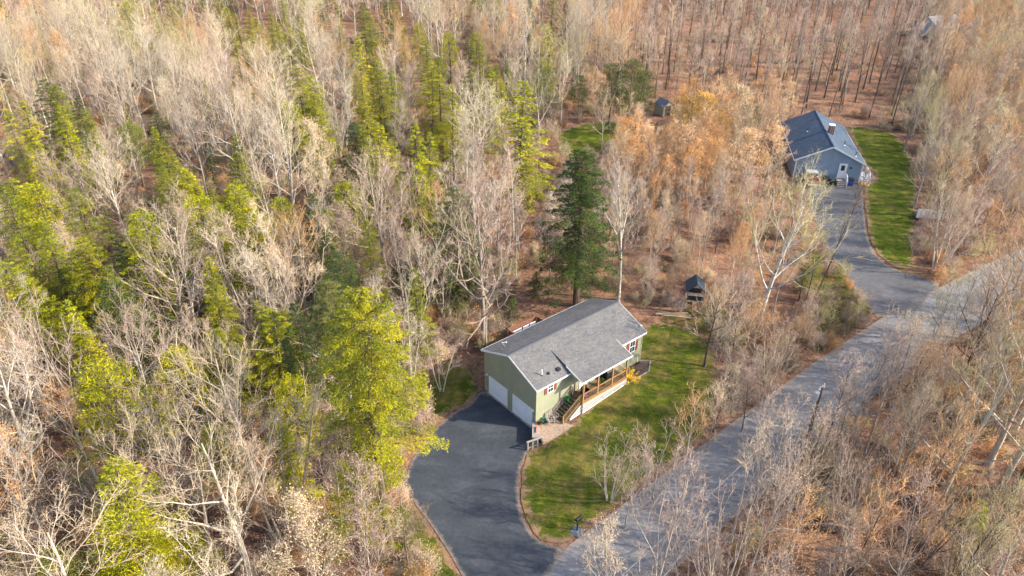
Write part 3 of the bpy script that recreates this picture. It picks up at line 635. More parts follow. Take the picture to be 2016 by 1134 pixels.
railing('side_railing', (1.0, -1.45), (3.0, -1.45), .85, .85, M['white'], parent=H2, posts=True); railing('side_railing', (-.3, -1.45), (1.0, -1.45), .05, .85, M['white'], parent=H2, posts=True)
for x in (4.6, 8.5, 13): window(H2, x, x+1.0, 1.3, 2.6, 0)
# things beside the blue house
p = h2(-.75, 1.5); p.z = 1.42
o = thing('storage_bin', p, YAW2, 'dark lidded bin with a blue front by the entry steps', 'bin'); MB().box(-.4, -.45, 0, .4, .45, .85).build('body', M['blue'], o, .03); MB().box(-.45, -.5, .85, .45, .5, .98).build('lid', M['dark'], o, .03)
o = thing('yellow_tarp', h2(-.35, -.6)+Vector((0, 0, .05)), YAW2, 'crumpled yellow tarp on the ground at the blue house corner', 'tarp')
mb = MB(); q = random.Random(3); N = 9
vs = [((i/8-.5)*1.0, (j/8-.5)*1.5, .05+.35*max(0, 1-((i/4-1)**2+(j/4-1)**2)/1.2)*q.uniform(.5, 1)) for i in range(N) for j in range(N)]
mb.add(vs, [(i*N+j, i*N+j+1, (i+1)*N+j+1, (i+1)*N+j) for i in range(N-1) for j in range(N-1)]); tp = mb.build('tarp', M['yellow'], o, smooth=True); tp.modifiers.new('s', 'SOLIDIFY').thickness = .02
o = thing('wood_pile', h2(-.9, 5.0)+Vector((0, 0, .05)), YAW2, 'stacked firewood under a black cover by the entry steps', 'woodpile')
mb = MB()
for r_ in range(5):
    for k in range(11-r_): mb.cyl((-.4, -1.1+k*.2+r_*.1, .1+r_*.17), (.4, -1.1+k*.2+r_*.1+.03, .1+r_*.17), .09, n=7)
mb.build('logs', M['log'], o); MB().prism([(-1.3, .0), (-1.25, .5), (-.6, 1.0), (.6, 1.0), (.1, .6), (-.2, 0)], -.5, .5).build('cover', M['dark'], o)
# pickup truck
p = spot(1601, 372); p.z += .05
TR = thing('pickup_truck', p, R(82), 'tan and maroon pickup truck parked tail out beside the blue house', 'pickup truck')
MB().prism([(-.0, .55), (5.3, .55), (5.35, .95), (5.2, 1.08), (3.9, 1.15), (3.9, 1.1), (1.75, 1.1), (1.75, 1.12), (0, 1.12)], -.95, .95, 'y').build('body', M['tan_car'], TR, .03)
MB().prism([(1.85, 1.1), (3.95, 1.1), (3.4, 1.75), (2.1, 1.78)], -.82, .82, 'y').build('cab', M['chrome'], TR, .04)
MB().box(1.80, -.7, 1.2, 1.9, .7, 1.65).build('rear_window', M['glass'], TR)
MB().box(.1, -.78, 1.125, 1.7, .78, 1.16).build('bed_cover', M['maroon'], TR); MB().box(-.14, -.9, .45, .02, .9, .68).build('bumper', M['chrome'], TR, .02)
for s_ in (-.9, .78): MB().box(-.03, s_, .75, .0, s_+.12, 1.05).build('tail_light', M['red'], TR)
for x in (1.0, 4.3):
    for s_ in (-.98, .74):
        wl = MB().cyl((x, s_, .37), (x, s_+.24, .37), .37, n=18).build('wheel', M['rubber'], TR); MB().cyl((x, s_-.01 if s_ < 0 else s_+.24, .37), (x, s_ if s_ < 0 else s_+.25, .37), .2, n=12).build('rim', M['chrome'], wl)
# distant house in the top right
p = at(1848, 58, 4); z0 = hgt(p.x, p.y)
H3 = empty('house', (p.x, p.y, z0), R(20), label='distant house with a pale grey roof almost hidden by the bare trees', cat='house')
MB().prism([(0, -.5), (8, -.5), (8, 3), (4, 5), (0, 3)], 0, 13).build('wall', M['siding_blue'], H3)
MB().prism([(-.4, 2.95), (4, 5.2), (8.4, 2.95), (8.4, 2.82), (4, 5.05), (-.4, 2.82)], -.3, 13.3).build('roof', flat('pale_roof', (.3, .33, .38), .8), H3)
for x in (2, 5.5, 9): window(H3, x, x+1, 1, 2.2, 0)

# ------------------------------------------------------------------ trees: materials
def bark(name, a, b_, vary=.18): return speck(name, [(.3, a), (.7, b_)], 2.2, .9, .5, .03, (3, 3, .7), vary=vary)
M['bark_pale'] = bark('pale_bark', (.30, .265, .22), (.60, .54, .46)); M['bark_grey'] = bark('grey_bark', (.16, .135, .115), (.38, .33, .285)); M['bark_dark'] = bark('dark_bark', (.045, .038, .032), (.15, .12, .10))
M['bark_birch'] = speck('birch_bark', [(.36, (.12, .11, .10)), (.46, (.50, .475, .43)), (1, (.62, .59, .54))], 2.6, .8, .3, .01, (1, 1, 2.2)); M['bark_fir'] = bark('conifer_bark', (.08, .06, .045), (.21, .165, .13))
TW = {'peach': (.58, .42, .28), 'cream': (.60, .52, .40), 'pink': (.44, .345, .29), 'tan': (.54, .44, .32), 'grey': (.48, .42, .35), 'orange': (.55, .34, .18), 'olive': (.47, .42, .24), 'gold': (.50, .38, .16), 'dark': (.22, .17, .135)}
BD = {'peach': (.72, .46, .24), 'cream': (.62, .53, .36), 'pink': (.47, .31, .24), 'tan': (.55, .41, .24), 'grey': (.48, .38, .28), 'orange': (.72, .37, .13), 'olive': (.60, .54, .18), 'gold': (.92, .50, .07), 'dark': (.34, .22, .15)}
for k in TW:
    M['tw_'+k] = speck('twigs_'+k, [(.3, tuple(x*.72 for x in TW[k])), (.7, tuple(x*1.15 for x in TW[k]))], .7, .9, 0, vary=.22)
    M['bd_'+k] = speck('buds_'+k, [(.3, tuple(x*.65 for x in BD[k])), (.7, tuple(min(1, x*1.15) for x in BD[k]))], 1.1, .8, 0, vary=.2)
def foliage(name, dark, mid, palest):
    m, t, b = new_mat(name, .75)
    a = t.nodes.new('ShaderNodeAttribute'); a.attribute_name = 'tone'
    r = ramp(t, [(0, dark), (.5, mid), (1, palest)]); t.links.new(a.outputs['Fac'], r.inputs[0])  # needle colour follows tone, which varies at random between branches
    n = tex(t, 'Noise', .55, detail=4); r2 = ramp(t, [(.3, (.72, .78, .75)), (.7, (1.22, 1.12, 1.0))]); t.links.new(n.outputs[0], r2.inputs[0])
    oi = t.nodes.new('ShaderNodeObjectInfo'); r3 = ramp(t, [(0, (.78, .86, .8)), (1, (1.2, 1.08, 1))]); t.links.new(oi.outputs['Random'], r3.inputs[0])
    c = mix(t, 1, mix(t, 1, r.outputs[0], r2.outputs[0], 'MULTIPLY'), r3.outputs[0], 'MULTIPLY')
    t.links.new(c, b.inputs['Base Color'])
    tr = t.nodes.new('ShaderNodeBsdfTranslucent'); t.links.new(c, tr.inputs[0]); mx = t.nodes.new('ShaderNodeMixShader'); mx.inputs[0].default_value = .3
    t.links.new(b.outputs[0], mx.inputs[1]); t.links.new(tr.outputs[0], mx.inputs[2]); t.links.new(mx.outputs[0], t.nodes['Material Output'].inputs[0]); return m
M['fol_bright'] = foliage('yellow_green_needles', (.10, .135, .008), (.38, .40, .010), (.66, .61, .015))
M['fol_mid'] = foliage('green_needles', (.06, .095, .010), (.24, .275, .013), (.47, .47, .018))
M['fol_dark'] = foliage('dark_green_needles', (.025, .055, .018), (.06, .105, .02), (.15, .20, .03))
M['fol_soft'] = foliage('soft_green_needles', (.06, .085, .03), (.14, .17, .05), (.23, .25, .07))

# ------------------------------------------------------------------ trees: geometry
class TM:
    def __init__(s): s.v = []; s.f = []; s.m = []; s.t = []
    def tube(s, pts, rad, n, mi):
        o = len(s.v); k = len(pts)
        for i, p in enumerate(pts):
            d = (pts[min(k-1, i+1)]-pts[max(0, i-1)]).normalized(); u = Vector((0, 0, 1)) if abs(d.z) < .9 else Vector((1, 0, 0))
            a = d.cross(u).normalized(); b_ = d.cross(a)
            if i == k-1 and n == 3: s.v.append(p); break
            for j in range(n): an = 2*math.pi*j/n; q = p+(a*math.cos(an)+b_*math.sin(an))*rad[i]; s.v.append(q)
        for i in range(k-1):
            for j in range(n):
                j2 = (j+1) % n
                if i == k-2 and n == 3: s.f.append((o+i*n+j, o+i*n+j2, o+(k-1)*n)); s.m.append(mi)
                else: s.f.append((o+i*n+j, o+i*n+j2, o+(i+1)*n+j2, o+(i+1)*n+j)); s.m.append(mi)
    def quad(s, c, d, w_, mi, tone=0):
        o = len(s.v); s.v += [c-w_*.5, c+d*.55-w_, c+d, c+d*.55+w_]; s.f.append((o, o+1, o+2, o+3)); s.m.append(mi); s.t.append((len(s.f)-1, tone))
    def mesh(s, name, mats):
        me = bpy.data.meshes.new(name); me.from_pydata([tuple(q) for q in s.v], [], s.f)
        for m_ in mats: me.materials.append(m_)
        me.polygons.foreach_set('material_index', s.m)
        if s.t:
            a = me.attributes.new('tone', 'FLOAT', 'FACE'); val = [0.]*len(s.f)
            for i, q in s.t: val[i] = q
            a.data.foreach_set('value', val)
        me.polygons.foreach_set('use_smooth', [True]*len(s.f)); me.update(); return me
def rv(q): 
    while True:
        v = Vector((q.uniform(-1, 1), q.uniform(-1, 1), q.uniform(-1, 1)))
        if .01 < v.length < 1: return v.normalized()
def tilt(d, ang, az, q):
    u = d.orthogonal().normalized(); b_ = d.cross(u); s_ = u*math.cos(az)+b_*math.sin(az)
    return (d*math.cos(ang)+s_*math.sin(ang)).normalized()
def bare(seed, H=15, clear=.35, r0=.2, limbs=14, spread=.75, reach=.42, stems=1, twig=1.0, trop=.10, wig=.12, lean=0, buds=1, sides=6, nsub=(6, 5, 4), bud=.034):
    """trunk mesh + crown mesh of a leafless broadleaf tree"""
    q = random.Random(seed); A = TM(); B = TM()
    def path(p, d, L, n, wg, tr):
        pts = [p]
        for _ in range(n): d = (d+rv(q)*wg+Vector((0, 0, tr))).normalized(); p = p+d*L/n; pts.append(p)
        return pts, d
    def sub(p, d, L, r, lvl):
        n = (5, 3, 2, 1)[lvl]; pts, de = path(p, d, L, n, wig*(1.3+lvl*.3), trop)
        rr = [r*(1-.8*i/n)+.003 for i in range(n+1)]
        (A if lvl == 0 else B).tube(pts, rr, (5, 3, 3, 3)[lvl], 0)
        if lvl == 3:
            if buds and q.random() < buds:
                for _ in range(1): v = rv(q); B.quad(pts[-1]+rv(q)*.06, v*bud*1.7, v.orthogonal().normalized()*bud*.6, 1)
            return
        k = nsub[lvl]; az = q.uniform(0, 6.28)
        for i in range(k):
            t_ = (.22+.78*(i+q.random()*.8)/k) if lvl < 2 else (.15+.85*(i+.5)/k); t_ = min(.99, t_)
            x = t_*n; j = min(n-1, int(x)); pp = pts[j].lerp(pts[j+1], x-j); dd = (pts[j+1]-pts[j]).normalized(); az += 2.4+q.uniform(-.5, .5)
            Lc = L*(.62, .5, .42)[lvl]*(1-.45*t_)*q.uniform(.7, 1.25)
            sub(pp, tilt(dd, R(q.uniform(25, 52)), az, q), max(Lc, .3), max(r*(.5, .5, .45)[lvl]*(1-.4*t_), (.023, .0125, .007)[lvl]*twig), lvl+1)
    for s_ in range(stems):
        if stems == 1: d = Vector((lean, 0, 1)).normalized(); p = Vector((0, 0, -.4)); hh = H
        else: a = 6.28*s_/stems+q.uniform(-.4, .4); d = Vector((math.cos(a)*.22, math.sin(a)*.22, 1)).normalized(); p = Vector((math.cos(a)*.2, math.sin(a)*.2, -.4)); hh = H*q.uniform(.8, 1)
        n = 9; pts, de = path(p, d, hh*.92, n, .045 if stems == 1 else .07, .05)
        rr = [r0*(1-.86*(i/n)**.8) for i in range(n+1)]; rr[0] *= 1.25
        A.tube(pts, rr, sides, 0); k = max(4, limbs//stems); az = q.uniform(0, 6.28)
        for i in range(k):
            t_ = clear+(1-clear)*((i+q.random()*.7)/k)**.9; x = min(.995, t_)*n; j = min(n-1, int(x)); pp = pts[j].lerp(pts[j+1], x-j); az += 2.4+q.uniform(-.5, .5)
            ff = (t_-clear)/(1-clear); L = H*reach*(1-.62*ff)*q.uniform(.65, 1.15); ang = spread*(1.15-.55*ff)*q.uniform(.75, 1.2)
            sub(pp, tilt((pts[j+1]-pts[j]).normalized(), ang, az, q), L, rr[j]*q.uniform(.38, .6), 0)
    return A, B
def conifer(seed, H=14, Rm=2.6, base=.15, nb=150, leaf=.34, dens=1., droop=.25, shape=1.0, clump=0, r0=.2, thin=0):
    q = random.Random(seed); A = TM(); B = TM(); A.tube([Vector((0, 0, -.4)), Vector((q.uniform(-.1, .1), q.uniform(-.1, .1), H*.5)), Vector((q.uniform(-.15, .15), q.uniform(-.15, .15), H*.98))], [r0*1.1, r0*.6, .02], 7, 0)
    gaps = [(q.uniform(0, 6.28), q.uniform(base, .9)) for _ in range(4)]
    for i in range(nb):
        f = (i+q.random())/nb; f = base+(1-base)*f**.85; z = H*f; az = i*2.399+q.uniform(-.4, .4)
        g = (1-f)/(1-base); Rr = Rm*(g**(.75*shape))*q.uniform(.72, 1.15)+.12
        if any(abs((az-a0+3.14) % 6.28-3.14) < .55 and abs(f-f0) < .06 for a0, f0 in gaps): Rr *= .45
        el = .5*(f-.55)+q.uniform(-.1, .16); p = Vector((0, 0, z)); d = Vector((math.cos(az)*math.cos(el), math.sin(az)*math.cos(el), math.sin(el)))
        n = 4; pts = [p]; dd = d.copy()
        for _ in range(n): dd = (dd+Vector((0, 0, -droop*.22 if not clump else .08))+rv(q)*.06).normalized(); p = p+dd*Rr/n; pts.append(p)
        A.tube(pts, [.035+.012*Rr, .028, .02, .013, .006], 3, 0)
        bt = q.uniform(.2, .75)
        m_ = int((6+Rr*15)*dens)
        for k in range(m_):
            s_ = 1-(q.random()**1.5)*(.85 if not clump else .6); x = s_*n*.999; j = int(x); c = pts[j].lerp(pts[j+1], x-j); dr = (pts[j+1]-pts[j]).normalized(); side = dr.cross(Vector((0, 0, 1))).normalized()
            wdt = (.16+.30*Rr*(1-s_*.7))*.75
            if clump: c = c+rv(q)*.28*clump; v = (rv(q)*.9+Vector((0, 0, .45))+dr*.4).normalized()
            else: c = c+side*q.uniform(-wdt, wdt)+Vector((0, 0, q.uniform(-.09, .07)-abs(s_-.5)*.04)); v = (dr*q.uniform(.4, 1)+side*q.uniform(-.9, .9)+Vector((0, 0, q.uniform(-.45, .22)))).normalized()
            L = leaf*q.uniform(.55, 1.2); ws = v.cross(rv(q)).normalized()
            if not clump: ws = (v.cross(Vector((0, 0, 1)))+rv(q)*.55).normalized()
            B.quad(c, v*L, ws*L*(.17 if not clump else .13), 0, min(1, max(0, bt+q.uniform(-.3, .3))))
    # leader
    for k in range(18):
        z = H*(.93+.075*q.random()); v = (rv(q)+Vector((0, 0, 1.0))).normalized(); B.quad(Vector((0, 0, z)), v*leaf*.8, rv(q)*leaf*.14, 0, .8)
    return A, B

PROT = {}
def proto(key, gen, trunk_mats, crown_mats, H):
    """variants share geometry; materials come with the object's own slots"""
    A, B = gen; PROT[key] = (A.mesh('trunk', [M[trunk_mats]]), B.mesh('crown', [M[c] for c in crown_mats]), H)
BK = {}
def bare_kind(key, n, **kw):
    BK[key] = []
    for i in range(n):
        kk = dict(kw); kk['H'] = kw['H']; A, B = bare(100*len(BK)+i*7+3, **kk)
        BK[key].append((A, B, kw['H'], {}))
bare_kind('tall', 4, H=16, clear=.38, r0=.21, limbs=13, spread=.75, reach=.37, wig=.10, nsub=(6, 5, 3), bud=.045)
bare_kind('broad', 5, H=14.5, clear=.26, r0=.26, limbs=16, spread=.95, reach=.56, wig=.13, nsub=(6, 5, 3), trop=.13, bud=.04, twig=.9)
bare_kind('young', 3, H=10, clear=.18, r0=.09, limbs=14, spread=.55, reach=.36, wig=.10, nsub=(6, 5, 3), buds=1, bud=.055, twig=.8)
bare_kind('multi', 3, H=12, clear=.22, r0=.12, limbs=18, spread=.55, reach=.34, stems=4, wig=.12, nsub=(5, 5, 4))
bare_kind('forest', 4, H=16, clear=.56, r0=.2, limbs=10, spread=.6, reach=.26, wig=.11, nsub=(5, 5, 3), bud=.045)
bare_kind('bloom', 2, H=10, clear=.2, r0=.1, limbs=16, spread=.8, reach=.44, wig=.11, nsub=(6, 5, 4), bud=.085)
bare_kind('open', 4, H=11, clear=.2, r0=.10, limbs=12, spread=.6, reach=.42, wig=.09, nsub=(5, 5, 3), bud=.045, twig=.8, trop=.13)
bare_kind('fan', 3, H=11, clear=.16, r0=.085, limbs=14, spread=.5, reach=.40, stems=5, wig=.09, nsub=(4, 4, 2), bud=.045, twig=.8, trop=.12)
bare_kind('thin', 3, H=13, clear=.5, r0=.13, limbs=9, spread=.6, reach=.26, wig=.12, nsub=(5, 4, 4), sides=5)
bare_kind('gnarly', 3, H=15, clear=.25, r0=.3, limbs=11, spread=1.0, reach=.6, wig=.17, nsub=(7, 6, 3), trop=.12, twig=.85, bud=.03)
_mc = {}
def bare_meshes(kind, i, bk, tw):
    k = (kind, i, bk, tw)
    if k not in _mc:
        A, B, H, _ = BK[kind][i]; key0 = ('base', kind, i)
        if key0 not in _mc: _mc[key0] = (A.mesh('trunk', [M[bk]]), B.mesh('crown', [M['tw_'+tw], M['bd_'+tw]])); _mc[k] = _mc[key0]
        else:
            a, b_ = (q.copy() for q in _mc[key0]); a.materials[0] = M[bk]; b_.materials[0] = M['tw_'+tw]; b_.materials[1] = M['bd_'+tw]; _mc[k] = (a, b_)
    return _mc[k]
CONS = {'hemlock': [(conifer(11, 14, 2.9, .12, 110, leaf=.20, dens=3.5), 14), (conifer(12, 14, 2.6, .10, 100, leaf=.20, dens=3.5, droop=.4), 14), (conifer(13, 13, 3.2, .16, 95, leaf=.20, dens=3.6, shape=.7), 13), (conifer(14, 12, 3.0, .2, 110, leaf=.25, dens=1.9, shape=.9, droop=.15), 12)],
        'spire': [(conifer(21, 14, 2.1, .08, 140, leaf=.24, dens=1.8), 14), (conifer(22, 13, 2.3, .1, 130, leaf=.24, dens=1.8), 13)],
        'pine': [(conifer(31, 13, 3.0, .35, 85, leaf=.21, clump=1.1, dens=3.4, shape=.6), 13), (conifer(32, 12, 2.8, .3, 80, leaf=.21, clump=1.2, dens=3.4, shape=.55), 12)],
        'small': [(conifer(41, 4, 1.3, .08, 75, leaf=.24, r0=.06), 4)],
        'big': [(conifer(51, 18, 4.6, .2, 240, leaf=.23, dens=4.2, shape=.66, r0=.34), 18)],
        'great': [(conifer(52, 20, 4.2, .45, 180, leaf=.18, dens=6.6, shape=.6, r0=.30, droop=.3), 20)]}
_cc = {}
def con_meshes(kind, i, fol):
    k = (kind, i, fol)
    if k not in _cc:
        (A, B), H = CONS[kind][i]; k0 = ('b', kind, i)
        if k0 not in _cc: _cc[k0] = (A.mesh('trunk', [M['bark_fir']]), B.mesh('crown', [M[fol]])); _cc[k] = _cc[k0]
        else: a, b_ = _cc[k0]; b_ = b_.copy(); b_.materials[0] = M[fol]; _cc[k] = (a, b_)
    return _cc[k]
def put(name, meshes, loc, h, H, rz, sx, label, cat, group, tx=0, ty=0):
    o = empty(name, loc, rz, label=label, cat=cat, group=group); k = h/H; o.scale = (k*sx, k*sx, k); o.rotation_euler = (tx, ty, rz)
    for nm, me in zip(('trunk', 'crown'), meshes):
        c = bpy.data.objects.new(nm, me); col.objects.link(c); c.parent = o
    return o

# ------------------------------------------------------------------ trees: placing
def tip_spot(px, py, h):
    p = at(px, py, h)
    for _ in range(6): p = at(px, py, h+hgt(p.x, p.y))
    return Vector((p.x, p.y, hgt(p.x, p.y)))
def region(px, py, p):
    l, w_ = loc1(p)
    if p[1] > 165: return 'far'
    if px > 1160 and py < 330: return 'blue' if p[1] > 108 else 'thicket'
    if px > 1740: return 'east'
    if px > 1160 and py < 500: return 'thicket'
    if 0 < l and w_ > 6 and px > 980 and py < 720: return 'behind'
    if px > 1240 and py > 700: return 'road'
    if px > 1450: return 'bend'
    if px > 860: return 'behind'
    return 'west' if py > 560 else 'deep'
WHERE = {'far': 'on the far hillside', 'blue': 'in woods behind the blue house', 'thicket': 'in the orange thicket', 'east': 'beyond the road bend',
         'behind': 'behind the green house', 'road': 'on the near road bank', 'bend': 'between the two driveways', 'west': 'in the near west woods', 'deep': 'in the deep west woods'}
placed = []
def near(p, d):
    return any((p.x-q[0])**2+(p.y-q[1])**2 < (d*.5+q[2]*.5)**2 for q in placed)
FN = {'fol_bright': 'bright yellow-green', 'fol_mid': 'mid green', 'fol_dark': 'dark green', 'fol_soft': 'soft grey-green'}
# (tip px, tip py, height m, kind, foliage) of the evergreens that stand out
CL = [(245,8,11,'hemlock','mid'),(300,-2,11,'hemlock','bright'),(330,-4,11,'hemlock','bright'),(352,2,11,'hemlock','bright'),(400,-6,12,'hemlock','mid'),
(430,0,11,'hemlock','bright'),(448,14,11,'spire','bright'),(466,26,10,'hemlock','bright'),(486,18,11,'hemlock','bright'),(366,58,9,'hemlock','mid'),(296,86,9,'pine','mid'),
(461,74,10,'hemlock','bright'),(489,78,10,'hemlock','mid'),(90,156,13,'hemlock','dark'),(108,166,13,'hemlock','mid'),(150,190,12,'hemlock','dark'),(168,212,12,'hemlock','mid'),
(110,210,14,'spire','bright'),(125,228,12,'spire','bright'),(38,198,13,'hemlock','bright'),(8,215,14,'hemlock','bright'),(64,253,12,'hemlock','bright'),(300,250,11,'spire','bright'),(318,268,11,'hemlock','mid'),
(250,245,9,'pine','mid'),(347,304,13,'spire','bright'),(366,330,11,'hemlock','bright'),(390,362,11,'hemlock','mid'),(459,362,13,'hemlock','bright'),(470,262,11,'hemlock','mid'),(464,300,10,'hemlock','mid'),
(505,35,11,'hemlock','bright'),(527,22,13,'spire','bright'),(545,42,12,'spire','bright'),(562,56,11,'hemlock','bright'),(586,30,11,'hemlock','mid'),(581,50,12,'hemlock','mid'),(594,66,11,'hemlock','mid'),
(625,8,11,'hemlock','dark'),(661,10,12,'hemlock','mid'),(713,4,15,'hemlock','mid'),(728,22,13,'hemlock','mid'),(751,5,12,'hemlock','dark'),(772,-5,12,'hemlock','mid'),(702,72,14,'spire','bright'),(692,95,11,'hemlock','mid'),
(590,129,15,'hemlock','mid'),(603,150,13,'hemlock','bright'),(618,185,12,'hemlock','bright'),(719,158,14,'spire','bright'),(740,122,13,'hemlock','mid'),(752,142,12,'hemlock','mid'),(766,136,10,'hemlock','mid'),
(840,80,12,'hemlock','mid'),(885,69,10,'pine','bright'),(862,112,14,'hemlock','mid'),(846,120,12,'hemlock','bright'),(888,165,14,'hemlock','bright'),(905,182,11,'hemlock','mid'),(925,72,12,'hemlock','dark'),(944,84,11,'hemlock','mid'),
(935,140,13,'hemlock','mid'),(960,130,14,'hemlock','bright'),(978,125,12,'hemlock','mid'),(994,118,11,'hemlock','mid'),(696,238,12,'hemlock','dark'),(710,248,12,'hemlock','mid'),(745,246,14,'spire','bright'),(762,275,11,'hemlock','mid'),
(816,245,15,'hemlock','bright'),(840,262,13,'hemlock','bright'),(826,290,11,'hemlock','mid'),(870,245,9,'pine','bright'),(684,366,11,'pine','bright'),(672,400,9,'hemlock','mid'),(903,368,14,'hemlock','soft'),(886,395,12,'hemlock','dark'),
(1042,0,13,'spire','dark'),(1026,162,17,'hemlock','bright'),(1034,215,13,'hemlock','mid'),(1078,50,13,'spire','bright'),(1086,-2,12,'hemlock','mid'),(1115,0,12,'hemlock','dark'),(1196,-4,11,'hemlock','dark'),(1068,122,9,'pine','mid'),(1078,135,10,'pine','soft'),
(1128,135,7,'hemlock','dark'),(1142,150,7.5,'pine','dark'),(1208,128,11,'pine','dark'),(1246,122,12,'pine','dark'),(1272,142,9,'pine','dark'),(1490,196,9,'hemlock','dark'),
(10,362,14,'hemlock','mid'),(22,352,12,'hemlock','bright'),(66,366,12,'pine','bright'),(78,438,12,'hemlock','bright'),(30,470,11,'hemlock','mid'),(8,520,12,'hemlock','bright'),(162,472,11,'hemlock','bright'),(150,492,10,'hemlock','mid'),(206,524,12,'hemlock','mid'),(222,548,12,'hemlock','dark'),
(128,594,13,'hemlock','bright'),(150,630,12,'hemlock','bright'),(200,716,12,'pine','bright'),(345,694,10,'pine','bright'),(282,420,12,'pine','bright'),(268,450,12,'hemlock','bright'),(300,472,10,'hemlock','mid'),(378,350,12,'hemlock','bright'),(390,392,13,'pine','bright'),(415,420,12,'hemlock','mid'),
(455,360,13,'hemlock','bright'),(448,400,12,'hemlock','mid'),(405,505,11,'hemlock','bright'),(414,548,11,'hemlock','mid'),(430,640,10,'hemlock','mid'),(300,395,11,'hemlock','dark'),(641,446,12,'hemlock','dark'),(618,380,13,'hemlock','dark'),(600,405,12,'hemlock','dark'),(660,500,11,'hemlock','dark'),(655,540,10,'hemlock','dark'),
(505,592,10,'hemlock','mid'),(525,612,10,'hemlock','bright'),(560,610,9,'hemlock','mid'),(585,600,11,'hemlock','dark'),
(212,905,12,'hemlock','bright'),(240,1012,11,'pine','bright'),(275,1060,9,'pine','bright'),(100,1088,8,'pine','mid'),(385,1058,6,'pine','bright'),(700,840,7,'hemlock','dark'),(745,850,7,'hemlock','mid'),(740,800,6,'hemlock','mid'),
(1608,505,6.5,'pine','mid'),(1590,520,5,'pine','dark'),(1936,985,4,'small','mid'),(1008,578,3.4,'small','dark'),(1056,535,3.2,'small','dark'),(930,530,3,'small','dark'),(505,420,11,'hemlock','bright'),(556,395,9,'pine','bright'),(230,470,11,'hemlock','dark'),(330,620,9,'hemlock','dark'),(380,700,8,'hemlock','dark'),(60,560,9,'hemlock','mid')]
q = random.Random(99)
NC = 0
SIZE = lambda h: 'small' if h < 7 else ('middling' if h < 12 else ('tall' if h < 15 else 'great'))
def put_con(p, h, kind, fol, sx=1, label=None):
    global NC
    v = q.randrange(len(CONS[kind])); f = 'fol_'+fol; reg = region(*pix(p+Vector((0, 0, h*.5))), p)
    nm = 'pine_tree' if kind == 'pine' else 'hemlock_tree'
    lb = label or f"{SIZE(h)} {FN[f]} {'tufted pine' if kind == 'pine' else ('narrow hemlock' if kind == 'spire' else 'hemlock')} {WHERE[reg]}"
    put(nm, con_meshes(kind, v, f), p, h, CONS[kind][v][1], q.uniform(0, 6.28), sx, lb, 'tree', None if label else 'evergreens '+WHERE[reg], q.gauss(0, .02), q.gauss(0, .02))
    placed.append((p.x, p.y, 1.8*sx if h > 6 else 1)); NC += 1
SPEC = {(1026,162): 'tall bright hemlock left of the small round back lawn',
 (1936,985): 'small green hemlock on the bank among bare trees across the road', (1008,578): 'small dark hemlock in the leaves just behind the rear deck', (1056,535): 'low dark hemlock between the rear deck and the great dark hemlock', (1608,505): 'small broken pine by the second driveway edge', (240,1012): 'bright yellow-green pine at the very bottom of the west woods',
 (212,905): 'bright yellow-green hemlock just behind the bottommost pine', (200,716): 'loose bright pine with a bare leaning trunk in the near west woods', (128,594): 'bright yellow-green hemlock near the left edge of the woods', (903,368): 'soft grey-green hemlock behind the red twigged maple'}
for px, py, h, kind, fol in CL:
    if h > 7: h *= 1.06
    put_con(tip_spot(px, py, h), h, kind, fol, 1.2 if h > 7 else 1, SPEC.get((px, py)))

def based(bx, by, tipy, kind, fol, sx, label):
    p = spot(bx, by); lo, hi = 2., 40.
    for _ in range(40):
        h = (lo+hi)/2
        if pix(p+Vector((0, 0, h)))[1] > tipy: lo = h
        else: hi = h
    put_con(p, h, kind, fol, sx, label)
based(768, 1080, 562, 'great', 'mid', .88, 'great yellow-green hemlock leaning over the blacktop driveway beside the garage')
based(690, 885, 552, 'great', 'soft', .78, 'soft grey-green hemlock just behind the great yellow-green one')
based(1133, 602, 293, 'big', 'dark', 1.02, 'great dark hemlock standing right behind the green house roof')
# protected views (nothing may stand in front of these)
PROT_PX = [[(955,690),(1160,580),(1232,580),(1285,640),(1400,650),(1405,740),(1330,790),(1230,800),(1160,860),(1120,960),(1130,1060),(1075,1134),(925,1134),(865,1040),(835,990),(800,960),(850,850),(848,760),(880,712)],
 [(1545,250),(1600,200),(1665,232),(1705,300),(1755,280),(1760,400),(1775,520),(1730,510),(1690,420),(1640,420),(1600,400),(1585,345)],
 [(1655,430),(1700,440),(1760,540),(1850,540),(1760,620),(1720,610),(1650,520)],
 [(1098,240),(1200,236),(1180,305),(1098,310)], [(1345,545),(1388,545),(1388,608),(1345,608)], [(1288,195),(1325,195),(1325,226),(1288,226)]]
SOFT_PX = [[(1250,560),(1560,560),(1560,640),(1290,650)], [(1110,1090),(1400,860),(1600,700),(1720,620),(2016,470),(2016,560),(1740,770),(1520,970),(1300,1134),(1080,1134)], [(1290,800),(1400,740),(1420,820),(1290,930),(1170,1030),(1125,960),(1180,870)],
 [(1680,160),(1790,200),(1770,260),(1660,230)], [(900,560),(1070,560),(1070,640),(950,680)]]
def blocked(p, h, r, soft):
    for f in (.12, .35, .6, .85, 1.0):
        for sx in (-r, 0, r):
            if f < .3 and sx: continue
            c = pix((p.x+sx*(1-abs(f-.6)), p.y, p.z+h*f))
            for poly in PROT_PX:
                if inside(c, poly): return True
            if soft:
                for poly in SOFT_PX:
                    if inside(c, poly): return True
    return False
